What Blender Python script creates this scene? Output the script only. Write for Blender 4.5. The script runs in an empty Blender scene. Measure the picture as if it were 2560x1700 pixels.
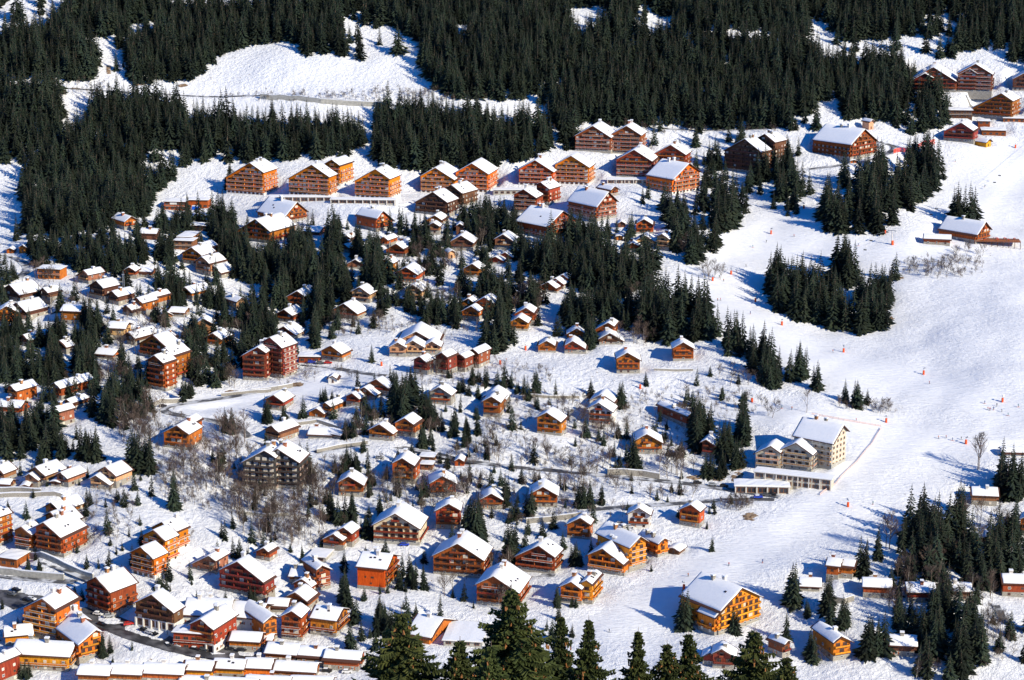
import bpy, math, random
import numpy as np
from mathutils import Vector, Matrix

R = math.radians
# ------------------------------------------------------------------ camera, world, sun
scene = bpy.context.scene
C = scene.collection
CAM_Z = 420.0
PITCH = 14.5
HFOV = 28.0
cam_d = bpy.data.cameras.new("camera")
cam = bpy.data.objects.new("camera", cam_d)
C.objects.link(cam)
cam.location = (0, 0, CAM_Z)
cam.rotation_euler = (R(90 - PITCH), 0, 0)
cam_d.sensor_fit = 'HORIZONTAL'
cam_d.angle = R(HFOV)
cam_d.clip_start = 1.0
cam_d.clip_end = 8000
scene.camera = cam

SUN_AZ = 52.0      # degrees to the right of straight behind the camera
SUN_EL = 28.5
sd = Vector((math.sin(R(SUN_AZ)) * math.cos(R(SUN_EL)), -math.cos(R(SUN_AZ)) * math.cos(R(SUN_EL)), math.sin(R(SUN_EL))))
world = bpy.data.worlds.new("World")
scene.world = world
world.use_nodes = True
wn = world.node_tree
for n in list(wn.nodes):
    wn.nodes.remove(n)
sky = wn.nodes.new('ShaderNodeTexSky')
sky.sky_type = 'NISHITA'
sky.sun_disc = False
sky.sun_elevation = R(SUN_EL)
sky.sun_rotation = math.atan2(sd.x, sd.y)
sky.altitude = 2000
sky.air_density = 1.0
sky.dust_density = 0.0
sky.ozone_density = 5.0
bg = wn.nodes.new('ShaderNodeBackground')
bg.inputs[1].default_value = 0.105
wo = wn.nodes.new('ShaderNodeOutputWorld')
tint = wn.nodes.new('ShaderNodeMix')       # extra blue multiplied into the sky to turn shadows bluer, even over the dome
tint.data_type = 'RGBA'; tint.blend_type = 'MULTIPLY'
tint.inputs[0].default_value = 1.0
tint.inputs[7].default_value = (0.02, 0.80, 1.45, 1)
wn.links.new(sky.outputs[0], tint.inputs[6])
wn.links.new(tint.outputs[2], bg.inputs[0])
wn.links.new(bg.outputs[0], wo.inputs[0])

sun_d = bpy.data.lights.new("sun", 'SUN')
sun_d.energy = 5.0
sun_d.angle = R(0.5)
sun_d.color = (1.0, 0.905, 0.70)
sun = bpy.data.objects.new("sun", sun_d)
C.objects.link(sun)
sun.rotation_euler = sd.to_track_quat('Z', 'Y').to_euler()
sun.location = (0, 0, 900)

scene.view_settings.view_transform = 'Standard'
scene.view_settings.look = 'None'
scene.view_settings.exposure = 0.40
scene.view_settings.gamma = 1.0
scene.view_settings.use_curve_mapping = False
scene.cycles.diffuse_bounces = 2
scene.render.resolution_x = 1024
scene.render.resolution_y = 680

rng = random.Random(11)
nrng = np.random.RandomState(5)

# ------------------------------------------------------------------ helpers: objects
def link(o, parent=None):
    C.objects.link(o)
    if parent is not None:
        o.parent = parent
    return o

def tag(o, label=None, cat=None, group=None, kind=None):
    if label: o['label'] = label
    if cat: o['category'] = cat
    if group: o['group'] = group
    if kind: o['kind'] = kind
    return o

def empty(name, loc, rz=0.0, label=None, cat=None, group=None):
    o = bpy.data.objects.new(name, None)
    o.empty_display_size = 1.0
    o.location = loc
    o.rotation_euler = (0, 0, rz)
    link(o)
    return tag(o, label, cat, group)

class MB:
    """collects faces with material indices"""
    def __init__(s):
        s.v = []; s.f = []; s.m = []
    def face(s, pts, m=0):
        b = len(s.v)
        s.v.extend([tuple(p) for p in pts])
        s.f.append(tuple(range(b, b + len(pts)))); s.m.append(m)
    def box(s, x0, x1, y0, y1, z0, z1, m=0):
        b = len(s.v)
        s.v.extend([(x0,y0,z0),(x1,y0,z0),(x1,y1,z0),(x0,y1,z0),(x0,y0,z1),(x1,y0,z1),(x1,y1,z1),(x0,y1,z1)])
        for q in ((3,2,1,0),(4,5,6,7),(0,1,5,4),(1,2,6,5),(2,3,7,6),(3,0,4,7)):
            s.f.append(tuple(b + i for i in q)); s.m.append(m)
    def prism(s, poly, y0, y1, m=0):
        """poly: list of (x,z) counter-clockwise seen from -y; extruded along y"""
        n = len(poly); b = len(s.v)
        s.v.extend([(x, y0, z) for x, z in poly]); s.v.extend([(x, y1, z) for x, z in poly])
        s.f.append(tuple(b + i for i in range(n))); s.m.append(m)
        s.f.append(tuple(b + n + i for i in reversed(range(n)))); s.m.append(m)
        for i in range(n):
            j = (i + 1) % n
            s.f.append((b + i, b + n + i, b + n + j, b + j)); s.m.append(m)
    def tube(s, p0, p1, r0, r1, n=5, m=0, cap=True):
        p0 = Vector(p0); p1 = Vector(p1); d = (p1 - p0)
        if d.length < 1e-6: return
        d.normalize()
        a = d.orthogonal().normalized(); c = d.cross(a)
        b = len(s.v)
        for p, r in ((p0, r0), (p1, r1)):
            for k in range(n):
                t = 2 * math.pi * k / n
                s.v.append(tuple(p + (a * math.cos(t) + c * math.sin(t)) * r))
        for k in range(n):
            k2 = (k + 1) % n
            s.f.append((b + k, b + k2, b + n + k2, b + n + k)); s.m.append(m)
        if cap:
            s.f.append(tuple(b + k for k in reversed(range(n)))); s.m.append(m)
            s.f.append(tuple(b + n + k for k in range(n))); s.m.append(m)
    def mesh(s, name, mats):
        me = bpy.data.meshes.new(name)
        me.from_pydata(s.v, [], s.f)
        for m in (mats if isinstance(mats, (list, tuple)) else [mats]):
            me.materials.append(m)
        if any(s.m):
            me.polygons.foreach_set('material_index', s.m)
        me.update()
        return me
    def build(s, name, mats, parent=None, loc=(0,0,0), rz=0.0):
        o = bpy.data.objects.new(name, s.mesh(name, mats))
        o.location = loc; o.rotation_euler = (0, 0, rz)
        return link(o, parent)

def inst(name, me, parent, loc=(0,0,0), rz=0.0, sc=(1,1,1)):
    o = bpy.data.objects.new(name, me)
    o.location = loc
    if rz: o.rotation_euler = (0, 0, rz)
    if sc != (1,1,1): o.scale = sc
    return link(o, parent)

# ------------------------------------------------------------------ materials
def new_mat(name):
    m = bpy.data.materials.new(name); m.use_nodes = True
    nt = m.node_tree
    b = nt.nodes['Principled BSDF']
    return m, nt, b

def N(nt, t, **kw):
    n = nt.nodes.new(t)
    for k, v in kw.items():
        setattr(n, k, v)
    return n

def simple(name, col, rough=0.7, metal=0.0, spec=0.3):
    m, nt, b = new_mat(name)
    b.inputs['Base Color'].default_value = (*col, 1)
    b.inputs['Roughness'].default_value = rough
    b.inputs['Metallic'].default_value = metal
    b.inputs['Specular IOR Level'].default_value = spec
    return m

def varied(name, col, col2, scale=(1,1,1), rough=0.75, bump=0.0, dist=0.05, detail=4, rnd=0.0, spec=0.2, contrast=(0.35, 0.65)):
    """two tones mixed by stretched noise in object space, with relief"""
    m, nt, b = new_mat(name)
    tc = N(nt, 'ShaderNodeTexCoord'); mp = N(nt, 'ShaderNodeMapping')
    mp.inputs['Scale'].default_value = scale
    nt.links.new(tc.outputs['Object'], mp.inputs[0])
    no = N(nt, 'ShaderNodeTexNoise'); no.inputs['Scale'].default_value = 1.0; no.inputs['Detail'].default_value = detail
    nt.links.new(mp.outputs[0], no.inputs['Vector'])
    cr = N(nt, 'ShaderNodeValToRGB')
    cr.color_ramp.elements[0].position = contrast[0]; cr.color_ramp.elements[0].color = (*col, 1)
    cr.color_ramp.elements[1].position = contrast[1]; cr.color_ramp.elements[1].color = (*col2, 1)
    nt.links.new(no.outputs['Fac'], cr.inputs[0])
    out = cr.outputs[0]
    if rnd > 0:
        oi = N(nt, 'ShaderNodeObjectInfo'); mr = N(nt, 'ShaderNodeMapRange')
        mr.inputs['To Min'].default_value = 1 - rnd; mr.inputs['To Max'].default_value = 1 + rnd
        nt.links.new(oi.outputs['Random'], mr.inputs['Value'])
        hs = N(nt, 'ShaderNodeHueSaturation')
        nt.links.new(mr.outputs[0], hs.inputs['Value'])
        mh = N(nt, 'ShaderNodeMapRange'); mh.inputs['To Min'].default_value = .5 - rnd * .06; mh.inputs['To Max'].default_value = .5 + rnd * .06
        wn_ = N(nt, 'ShaderNodeTexWhiteNoise'); wn_.noise_dimensions = '1D'; nt.links.new(oi.outputs['Random'], wn_.inputs['W']); nt.links.new(wn_.outputs['Value'], mh.inputs['Value']); nt.links.new(mh.outputs[0], hs.inputs['Hue']); nt.links.new(out, hs.inputs['Color'])
        out = hs.outputs[0]
    nt.links.new(out, b.inputs['Base Color'])
    b.inputs['Roughness'].default_value = rough
    b.inputs['Specular IOR Level'].default_value = spec
    if bump > 0:
        bp = N(nt, 'ShaderNodeBump'); bp.inputs['Strength'].default_value = bump; bp.inputs['Distance'].default_value = dist
        nt.links.new(no.outputs['Fac'], bp.inputs['Height']); nt.links.new(bp.outputs[0], b.inputs['Normal'])
    return m

M = {}
def wood(key, a, b_):
    M[key] = varied('wood_' + key, a, b_, scale=(2.6, 2.6, 0.35), bump=0.5, dist=0.04, rough=0.65, detail=5, rnd=.28)
wood('or', (0.22, 0.055, 0.012), (0.52, 0.135, 0.020))
wood('ob', (0.54, 0.115, 0.006), (0.80, 0.185, 0.010))
wood('yo', (0.50, 0.155, 0.012), (0.74, 0.25, 0.022))
wood('rd', (0.20, 0.040, 0.013), (0.36, 0.085, 0.022))
wood('rr', (0.16, 0.030, 0.018), (0.26, 0.055, 0.028))
wood('br', (0.22, 0.090, 0.045), (0.38, 0.17, 0.085))
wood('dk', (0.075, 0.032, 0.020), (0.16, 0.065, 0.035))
wood('bk', (0.030, 0.030, 0.032), (0.075, 0.070, 0.065))
wood('tan', (0.46, 0.24, 0.11), (0.64, 0.38, 0.20))
M['cr'] = varied('plaster_cream', (0.55, 0.45, 0.30), (0.68, 0.58, 0.42), scale=(.8,.8,.8))
M['wh'] = varied('plaster_white', (0.58, 0.56, 0.52), (0.74, 0.72, 0.68), scale=(.8,.8,.5))
M['gr'] = varied('concrete', (0.30, 0.29, 0.26), (0.44, 0.42, 0.37), scale=(.7,.7,.9), bump=.2)
M['sc'] = varied('raw_cream_concrete', (0.42, 0.38, 0.30), (0.58, 0.53, 0.43), scale=(.6,.6,.8), bump=.2)
M['st'] = varied('stone', (0.16, 0.145, 0.125), (0.42, 0.39, 0.34), scale=(3.2,3.2,4.5), bump=.8, dist=.08, detail=3, contrast=(.3,.7))
M['roof'] = simple('roof_timber', (0.085, 0.035, 0.022), 0.7)
M['slab'] = simple('pale_slab', (0.62, 0.58, 0.54), 0.7)
M['glass'] = simple('window_glass', (0.03, 0.035, 0.045), 0.12, spec=0.6)
M['curtain'] = simple('curtained_glass', (0.62, 0.52, 0.38), 0.35, spec=0.5)
M['frame_w'] = simple('frame_white', (0.72, 0.70, 0.66), 0.5)
M['frame_b'] = simple('frame_brown', (0.22, 0.08, 0.03), 0.6)
M['shutter'] = simple('shutter_wood', (0.38, 0.10, 0.02), 0.6)
M['asphalt'] = varied('asphalt', (0.09, 0.09, 0.095), (0.55, 0.56, 0.58), scale=(.16,.16,.16), rough=.7, detail=8, contrast=(.47,.60))
M['street'] = varied('wet_asphalt', (0.035, 0.035, 0.038), (0.16, 0.16, 0.17), scale=(.2,.2,.2), rough=.45, detail=7, contrast=(.42,.7))
M['metal'] = simple('galvanised_steel', (0.45, 0.47, 0.5), 0.45, metal=0.6)
M['rubber'] = simple('rubber', (0.02, 0.02, 0.02), 0.8)
M['orange'] = simple('orange_padding', (0.90, 0.11, 0.025), 0.6)
M['red_net'] = simple('red_netting', (0.85, 0.09, 0.04), 0.8)
M['pink_net'] = simple('faded_netting', (0.74, 0.52, 0.46), 0.8)
M['earth'] = varied('bare_earth', (0.12, 0.075, 0.045), (0.32, 0.23, 0.15), scale=(.6,.6,.6), bump=.6, dist=.3)
M['car_glass'] = simple('car_glass', (0.02, 0.025, 0.03), 0.1, spec=.6)

def snow_mat(name, ground):
    m, nt, b = new_mat(name)
    tc = N(nt, 'ShaderNodeTexCoord')
    b.inputs['Roughness'].default_value = 0.85
    b.inputs['Specular IOR Level'].default_value = 0.1
    n1 = N(nt, 'ShaderNodeTexNoise'); n1.inputs['Scale'].default_value = 0.34 if ground else 0.8
    n1.inputs['Detail'].default_value = 7; n1.inputs['Roughness'].default_value = 0.68 if ground else .6
    nt.links.new(tc.outputs['Object'], n1.inputs['Vector'])
    cr = N(nt, 'ShaderNodeValToRGB')
    cr.color_ramp.elements[0].position = .3; cr.color_ramp.elements[0].color = (.74,.76,.79,1)
    cr.color_ramp.elements[1].position = .6; cr.color_ramp.elements[1].color = (.81,.815,.83,1)
    nt.links.new(n1.outputs['Fac'], cr.inputs[0])
    bp = N(nt, 'ShaderNodeBump')
    if not ground:
        nt.links.new(cr.outputs[0], b.inputs['Base Color'])
        bp.inputs['Strength'].default_value = .25; bp.inputs['Distance'].default_value = .25
        nt.links.new(n1.outputs['Fac'], bp.inputs['Height'])
    else:
        # rough off-piste lumps versus streaked ski tracks, chosen by the 'piste' vertex attribute
        at = N(nt, 'ShaderNodeAttribute'); at.attribute_name = 'piste'
        mp = N(nt, 'ShaderNodeMapping'); mp.inputs['Rotation'].default_value = (0, 0, R(38)); mp.inputs['Scale'].default_value = (.16, 1.5, .3)
        nt.links.new(tc.outputs['Object'], mp.inputs[0])
        n2 = N(nt, 'ShaderNodeTexNoise'); n2.inputs['Scale'].default_value = 1.0; n2.inputs['Detail'].default_value = 6
        n2.inputs['Distortion'].default_value = 1.2
        nt.links.new(mp.outputs[0], n2.inputs['Vector'])
        mx = N(nt, 'ShaderNodeMix'); mx.data_type = 'FLOAT'
        nt.links.new(at.outputs['Fac'], mx.inputs[0]); nt.links.new(n1.outputs['Fac'], mx.inputs[2]); nt.links.new(n2.outputs['Fac'], mx.inputs[3])
        ml = N(nt, 'ShaderNodeMapRange'); ml.inputs['To Min'].default_value = 3.0; ml.inputs['To Max'].default_value = .8
        nt.links.new(at.outputs['Fac'], ml.inputs['Value'])
        mu = N(nt, 'ShaderNodeMath', operation='MULTIPLY'); nt.links.new(mx.outputs[0], mu.inputs[0]); nt.links.new(ml.outputs[0], mu.inputs[1])
        bp.inputs['Strength'].default_value = .75; bp.inputs['Distance'].default_value = 1.0
        nt.links.new(mu.outputs[0], bp.inputs['Height'])
        # scraps of scrub and earth poking through the off-piste snow
        n3 = N(nt, 'ShaderNodeTexNoise'); n3.inputs['Scale'].default_value = .27; n3.inputs['Detail'].default_value = 8; n3.inputs['Roughness'].default_value = .72
        nt.links.new(tc.outputs['Object'], n3.inputs['Vector'])
        cr3 = N(nt, 'ShaderNodeValToRGB')
        cr3.color_ramp.elements[0].position = .635; cr3.color_ramp.elements[0].color = (0,0,0,1)
        cr3.color_ramp.elements[1].position = .69; cr3.color_ramp.elements[1].color = (1,1,1,1)
        nt.links.new(n3.outputs['Fac'], cr3.inputs[0])
        inv = N(nt, 'ShaderNodeMath', operation='SUBTRACT'); inv.inputs[0].default_value = 1; nt.links.new(at.outputs['Fac'], inv.inputs[1])
        mk = N(nt, 'ShaderNodeMath', operation='MULTIPLY'); nt.links.new(cr3.outputs[0], mk.inputs[0]); nt.links.new(inv.outputs[0], mk.inputs[1])
        mc = N(nt, 'ShaderNodeMix'); mc.data_type = 'RGBA'
        nt.links.new(mk.outputs[0], mc.inputs[0]); nt.links.new(cr.outputs[0], mc.inputs[6]); mc.inputs[7].default_value = (.20,.14,.10,1)
        nt.links.new(mc.outputs[2], b.inputs['Base Color'])
    nt.links.new(bp.outputs[0], b.inputs['Normal'])
    return m
M['snow'] = snow_mat('roof_snow', False)
M['ground'] = snow_mat('snow_ground', True)

def foliage(name, a, b_, rnd=.35):
    m = varied(name, a, b_, scale=(.9,.9,.5), rnd=rnd, rough=.8, spec=.15, detail=2, contrast=(.3,.7))
    return m
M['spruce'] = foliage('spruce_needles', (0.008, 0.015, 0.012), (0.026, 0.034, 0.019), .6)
M['spruce_near'] = foliage('near_spruce_needles', (0.018, 0.028, 0.008), (0.062, 0.072, 0.020), .2)  # foreground spruces: brighter, more yellow-green base colour than the distant ones
M['bark'] = varied('bark', (0.10, 0.07, 0.05), (0.18, 0.13, 0.10), scale=(2,2,.6))
M['twig'] = varied('bare_twigs', (0.055, 0.038, 0.032), (0.13, 0.095, 0.078), scale=(.5,.5,.5), rnd=.3)
M['birch'] = simple('pale_bark', (0.42, 0.38, 0.34), .8)
M['cone'] = simple('spruce_cones', (0.26, 0.11, 0.035), .7)

# ------------------------------------------------------------------ terrain function
PROF = [(-400,-5),(-60,-4),(0,-9),(60,-42),(130,-76),(300,-172),(480,-272),(600,-335),(660,-346),(740,-344.0),(838,-328.0),
        (1362,-243.0),(1600,-146),(2000,30),(2600,300),(3400,620)]
_py = np.arange(-400, 3400, 2.0)
_pz = np.interp(_py, [p[0] for p in PROF], [p[1] for p in PROF])
_k = np.hanning(41); _k /= _k.sum()
_pz = np.convolve(np.pad(_pz, 20, mode='edge'), _k, mode='valid')
_w = []
_r = np.random.RandomState(3)
for lam, amp in ((260, 3.2), (170, 2.4), (110, 1.5), (70, .75), (47, .36), (31, .18), (21, .12), (14, .05)):
    for _ in range(3):
        a = _r.uniform(0, 2 * math.pi)
        _w.append((math.cos(a) * 2 * math.pi / lam, math.sin(a) * 2 * math.pi / lam, _r.uniform(0, 6.28), amp / 1.7))
def h0(x, y):
    x = np.asarray(x, dtype=float); y = np.asarray(y, dtype=float)
    z = np.interp(y, _py, _pz) + CAM_Z
    n = np.zeros_like(z)
    for kx, ky, ph, am in _w:
        n = n + am * np.sin(kx * x + ky * y + ph)
    fade = np.clip((y - 640) / 120, 0, 1)
    z = z + n * (0.25 + 0.75 * fade) * 0.8
    return z

FPX = 1280 / math.tan(R(HFOV / 2))
cp, sp = math.cos(R(PITCH)), math.sin(R(PITCH))
def ray(px, py):
    a = (px - 1280) / FPX; b = -(py - 850) / FPX
    return np.array([a, cp + b * sp, -sp + b * cp])        # forward component 1
_ts = np.arange(560, 3300, 4.0)
def hit(px, py):
    d = ray(px, py)
    z = CAM_Z + d[2] * _ts - h0(d[0] * _ts, d[1] * _ts)
    i = np.argmax(z < 0)
    if z[i] >= 0: i = len(_ts) - 1
    t0, t1 = _ts[max(i - 1, 0)], _ts[i]
    f0, f1 = z[max(i - 1, 0)], z[i]
    t = t0 + (t1 - t0) * (f0 / (f0 - f1)) if f0 != f1 else t1
    return np.array([d[0] * t, d[1] * t, CAM_Z + d[2] * t]), t
def proj(p):
    x, y, z = p[0], p[1], p[2] - CAM_Z
    f = y * cp - z * sp
    u = y * sp + z * cp
    return 1280 + FPX * x / f, 850 - FPX * u / f, f
K = 640 / 2361.0
def TP(c, r, x, y):
    return c * 640 + x * K, r * 425 + y * K
def VP(x, y):
    return x * 2560 / 2361.0, y * 1700 / 1568.0
# ------------------------------------------------------------------ buildings, surveyed from the photograph
# G: gable towards the valley   (c, r, xl, xa, xr, ya, yb, phi, side)   E: long eave wall towards the valley (c, r, xl, xr, ye, yb, psi, depth[, flat])
# each building: (name, category, colour, style, label, [volumes])
BL = []
def B(name, col, style, label, *vols):
    BL.append((name, col, style, label, vols))
def G(*a): return ('G',) + a
def E(*a): return ('E',) + a
A_ = 'apartment_building'; H_ = 'chalet'; S_ = 'hut'
# --- top, tile (2,0)
B(A_,'rd','apt','dark red-brown twin-gabled block highest in the middle', G(2,0,570,745,915,1150,1400,-15,0), G(2,0,900,1055,1190,1150,1420,-15,65))
B(A_,'rd','apt','brown twin-gabled block left of the pale-fronted block', G(2,0,950,1125,1300,1370,1640,-15,0), G(2,0,1285,1460,1600,1325,1590,-18,70))
B(A_,'ob','aptw','orange twin-gabled block with a low arcade on both sides', G(2,0,50,215,385,1465,1710,-15,0), G(2,0,385,545,715,1425,1700,-15,60))
B(A_,'ob','aptw','block with cream lower floors and gable facing right', G(2,0,1455,1620,1745,1495,1768,42,230,0.6))
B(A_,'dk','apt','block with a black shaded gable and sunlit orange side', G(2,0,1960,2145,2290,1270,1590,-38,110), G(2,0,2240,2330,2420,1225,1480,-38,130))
# --- (3,0)
B(A_,'or','apt','large block with a huge snow roof beside the upper road', G(3,0,725,870,1030,1180,1450,45,310,0.62))
B(A_,'rr','apt','dark red chalet block, left one at the forest edge', G(3,0,1310,1515,1730,610,840,-15,0), G(3,0,1310,1440,1515,665,850,-15,0))
B(A_,'rr','apt','dark red chalet block, right one at the forest edge', G(3,0,1740,1900,2060,580,850,-15,50), G(3,0,1745,1850,1920,625,850,-15,0))
B(H_,'dk','cha','shaded chalet cut by the right edge near the forest', G(3,0,2250,2400,2520,640,840,-15,0))
B(A_,'or','apt','wide orange hotel with pale ground floor near upper right edge', G(3,0,1860,2140,2240,850,1090,-28,130))
B(H_,'dk','plain','low dark annex with flat snow roof beside the wide hotel', E(3,0,1655,1880,1015,1090,-5,12,1))
B(H_,'rr','cha','dark red mountain restaurant above the orange ticket hut', G(3,0,1620,1775,1890,1120,1310,-25,80))
B(S_,'yo','plain','bright orange ticket hut standing on the upper piste', G(3,0,1995,2035,2070,1272,1355,40,90))
B(S_,'tan','plain','tiny pale chapel below the dark forest', G(3,0,920,950,985,1090,1195,35,50))
B(S_,'or','plain','small orange kiosk at the upper road junction', G(3,0,765,787,812,1465,1512,10,0))
B(H_,'rd','plain','snow-covered terrace shelters below the wide hotel', E(3,0,1940,2045,1115,1150,-8,9,1), E(3,0,2175,2460,1090,1130,-8,9,1), E(3,0,1975,2190,1200,1250,-8,12,1))
# --- (0,1)
B(A_,'ob','aptw','brown-orange block at the left end of the top row', G(0,1,2065,2320,2450,-78,225,-22,100))
B(H_,'or','plain','long low orange building with flat roof below snow bank', E(0,1,1515,1720,290,370,-6,9,1), E(0,1,1722,1920,275,350,-6,9,1))
B(H_,'or','cha','orange chalet alone below the left forest', G(0,1,1145,1208,1270,412,545,40,150))
B(H_,'dk','plain','dark cabin with drooping snow roof right of lone chalet', E(0,1,1290,1440,575,640,-8,9))
B(H_,'br','plain','brown flat-roofed pavilion with two roof levels', E(0,1,1605,1780,650,735,-10,9,1), E(0,1,1640,1770,615,700,-10,16,1))
B(H_,'dk','plain','flat snowy roof half hidden by trees above brown pavilion', E(0,1,1740,1910,510,560,-8,8,1))
B(S_,'tan','plain','snowy canopy at the edge of the left forest', E(0,1,1020,1180,335,375,-5,6,1))
B(H_,'or','cha','orange chalet with red balconies stepping up behind bend', G(0,1,1665,1780,1880,700,870,-27,0), G(0,1,1800,1865,1930,662,800,-27,75))
B(H_,'br','cha','brown chalet pair below the stepped orange chalet', G(0,1,1790,1880,1960,785,960,-36,125), G(0,1,1920,1965,2060,862,975,-36,120))
B(S_,'or','plain','left of two tiny orange garages beside the road bend', G(0,1,65,95,130,705,765,0,0))
B(S_,'or','plain','right of two tiny orange garages beside the road bend', G(0,1,170,210,255,680,765,0,0))
B(H_,'or','plain','orange flat-roofed house with white base below road bend', E(0,1,345,565,910,1005,-12,9,1))
B(H_,'br','cha','chalet with steep snow roof behind the shaded chalet', G(0,1,695,785,830,912,1045,-40,130))
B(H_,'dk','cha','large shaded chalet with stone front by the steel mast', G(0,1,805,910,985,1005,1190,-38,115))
B(H_,'rd','cha','small red chalet right of the mast top', G(0,1,1130,1200,1265,880,1000,-10,0), E(0,1,1265,1400,935,990,-10,8))
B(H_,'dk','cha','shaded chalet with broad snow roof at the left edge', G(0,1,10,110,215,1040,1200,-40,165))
B(H_,'dk','cha','narrow dark chalet between broad roof and tall spruces', G(0,1,370,420,480,1070,1200,-40,95))
B(H_,'or','cha','orange chalet front cut by the left edge', G(0,1,-60,70,180,1240,1410,5,0))
B(H_,'dk','cha','dark chalet with big smooth snow roof behind orange front', G(0,1,120,175,285,1205,1360,-36,150))
B(H_,'or','cha','bright orange house with level snow roof in left trees', E(0,1,565,740,1290,1420,-10,10))
B(H_,'dk','cha','dark chalet with shadow-crossed roof below the mast', G(0,1,990,1050,1110,1100,1240,-36,130))
B(H_,'or','cha','orange chalet, left of a close pair below the mast', G(0,1,1220,1280,1340,1160,1310,-36,110))
B(H_,'or','cha','orange chalet, right of a close pair below the mast', G(0,1,1350,1390,1440,1125,1260,-36,130))
B(H_,'dk','cha','small dark chalet under the close orange pair', G(0,1,1115,1175,1235,1235,1340,-36,90))
B(H_,'br','cha','brown chalet with gable facing right among left trees', G(0,1,1475,1530,1600,1290,1390,35,130), E(0,1,1560,1700,1300,1350,-15,8))
B(H_,'or','cha','chalet with orange side glowing under shadowed snow roof', G(0,1,1655,1720,1785,1065,1185,-36,150))
B(H_,'tan','cha','pale chalet with shallow gable facing right above bare trees', G(0,1,2175,2228,2290,1160,1300,40,150))
B(H_,'br','plain','dull brown barn-like chalet in a thicket', G(0,1,1800,1885,1975,1355,1510,0,0))
B(H_,'tan','cha','orange-brown house with low roof above the left thicket', E(0,1,990,1150,1448,1560,-12,10))
B(H_,'dk','cha','dark chalet with long snow roof right of orange-brown house', G(0,1,1155,1200,1265,1480,1610,-36,180))
B(H_,'or','cha','small chalet whose roof touches the terraced residence', G(0,1,1395,1460,1530,1520,1620,-22,90))
B(H_,'or','cha','small orange chalet left of the red-walled residence', G(0,1,1895,1970,2060,1490,1620,-22,80))
B(H_,'dk','cha','dark chalet with long snow roof at far left', G(0,1,190,225,290,1505,1620,-36,170))
# --- (1,1)
B(A_,'ob','aptw','widest bright orange block with a second block behind it', G(1,1,285,525,690,-60,240,-20,60), G(1,1,610,710,790,-108,140,-24,105))
B(A_,'ob','aptw','orange block alone, third from left in the top row', G(1,1,895,1110,1245,-20,262,-20,90))
B(A_,'ob','aptw','orange twin-gabled block above the dark brown block', G(1,1,1505,1660,1845,-33,215,-15,0), G(1,1,1830,1995,2150,-73,200,-15,85))
B('arcade','gr','plain','long low white arcade in front of the widest block', E(1,1,120,700,245,290,-2,6,1), E(1,1,690,1280,270,310,-3,6,1))
B('arcade','gr','plain','white arcade between the orange twin-gabled blocks', E(1,1,2190,2461,180,225,0,7,1))
B('arcade','gr','plain','white arcade left of the pale-fronted block', E(2,1,880,1280,85,125,0,7,1))
B(A_,'or','apt','L-shaped residence with one huge snow roof', G(1,1,265,375,470,285,475,45,290,0.8), G(1,1,-200,10,155,440,660,-32,200))
B(A_,'or','cha','orange lodge with big snow roof and gable facing right', G(1,1,1100,1165,1265,365,560,45,200,0.8))
B(A_,'dk','apt','dark brown block with a plain rear wing', G(1,1,1455,1640,1775,190,415,-25,95), G(1,1,1750,1810,1910,125,335,-32,140))
B(H_,'or','cha','small orange chalet in trees below the dark block', G(1,1,1560,1650,1725,405,500,-15,50))
B(H_,'br','cha','small brown chalet right under another small chalet', G(1,1,1590,1640,1700,470,590,-10,0))
B(S_,'dk','plain','white pyramid-like roof between spruces', G(1,1,1840,1880,1925,480,600,0,0))
B(S_,'dk','plain','shed with sloping snow roof beside the L-shaped residence', E(1,1,420,590,560,600,-18,11))
B(H_,'dk','cha','dark chalet with two snow roofs inside the spruces', G(1,1,740,840,890,590,690,-22,60))
B(H_,'dk','cha','small dark chalet directly below two snow roofs', G(1,1,785,820,865,670,755,-36,65))
B(H_,'or','cha','low chalet left of bare larches below orange lodge', G(1,1,1130,1180,1220,605,690,-27,90))
B(H_,'rd','cha','red-brown chalet with hooked snow roof among bare trees', G(1,1,1185,1300,1380,665,800,-20,100))
B(H_,'dk','cha','shaded chalet with double gable right of bare larches', G(1,1,1780,1895,2010,590,740,-10,0))
B(S_,'tan','plain','small round-roofed pale hut beside bare larches', G(1,1,1765,1805,1850,725,815,20,40))
B(H_,'br','cha','brown chalet with layered roofs below the big lodge', G(1,1,2190,2280,2400,580,730,-15,0))
B(H_,'rd','cha','chalet with three stepped snow roofs near a tall birch', G(1,1,2120,2210,2290,785,865,-20,40), G(1,1,2230,2300,2370,745,840,-20,40), G(1,1,2310,2370,2440,710,800,-20,40))
B(H_,'br','cha','roof peeping out of dense spruces left of centre', G(1,1,810,920,1000,812,910,-15,30))
B(H_,'or','cha','small bright orange chalet above a wider orange chalet', G(1,1,1120,1210,1275,800,945,-20,45))
B(H_,'or','cha','wide orange chalet below the small bright one', G(1,1,1300,1390,1500,880,1040,-15,60))
B(H_,'or','cha','orange chalet left of the stepped snow roofs', G(1,1,1900,2000,2070,850,985,-20,50))
B(H_,'tan','cha','weathered tan chalet above the snow-roofed lower chalet', G(1,1,870,960,1060,1065,1220,-20,60))
B(H_,'tan','cha','pale new timber chalet by the turning road', G(1,1,1365,1450,1540,1045,1195,-15,50))
B(S_,'tan','plain','small timber shed below the pale new chalet', G(1,1,1290,1335,1385,1170,1228,0,0))
B(H_,'or','cha','orange chalet with rounded double roof and long balcony', G(1,1,270,390,460,1100,1270,-20,90))
B(H_,'rd','cha','red-brown chalet, upper of two left of the spruces', G(1,1,165,270,360,1270,1405,-25,90))
B(H_,'rd','cha','red-brown chalet, lower of two left of the spruces', G(1,1,185,265,380,1425,1550,-20,70))
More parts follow.
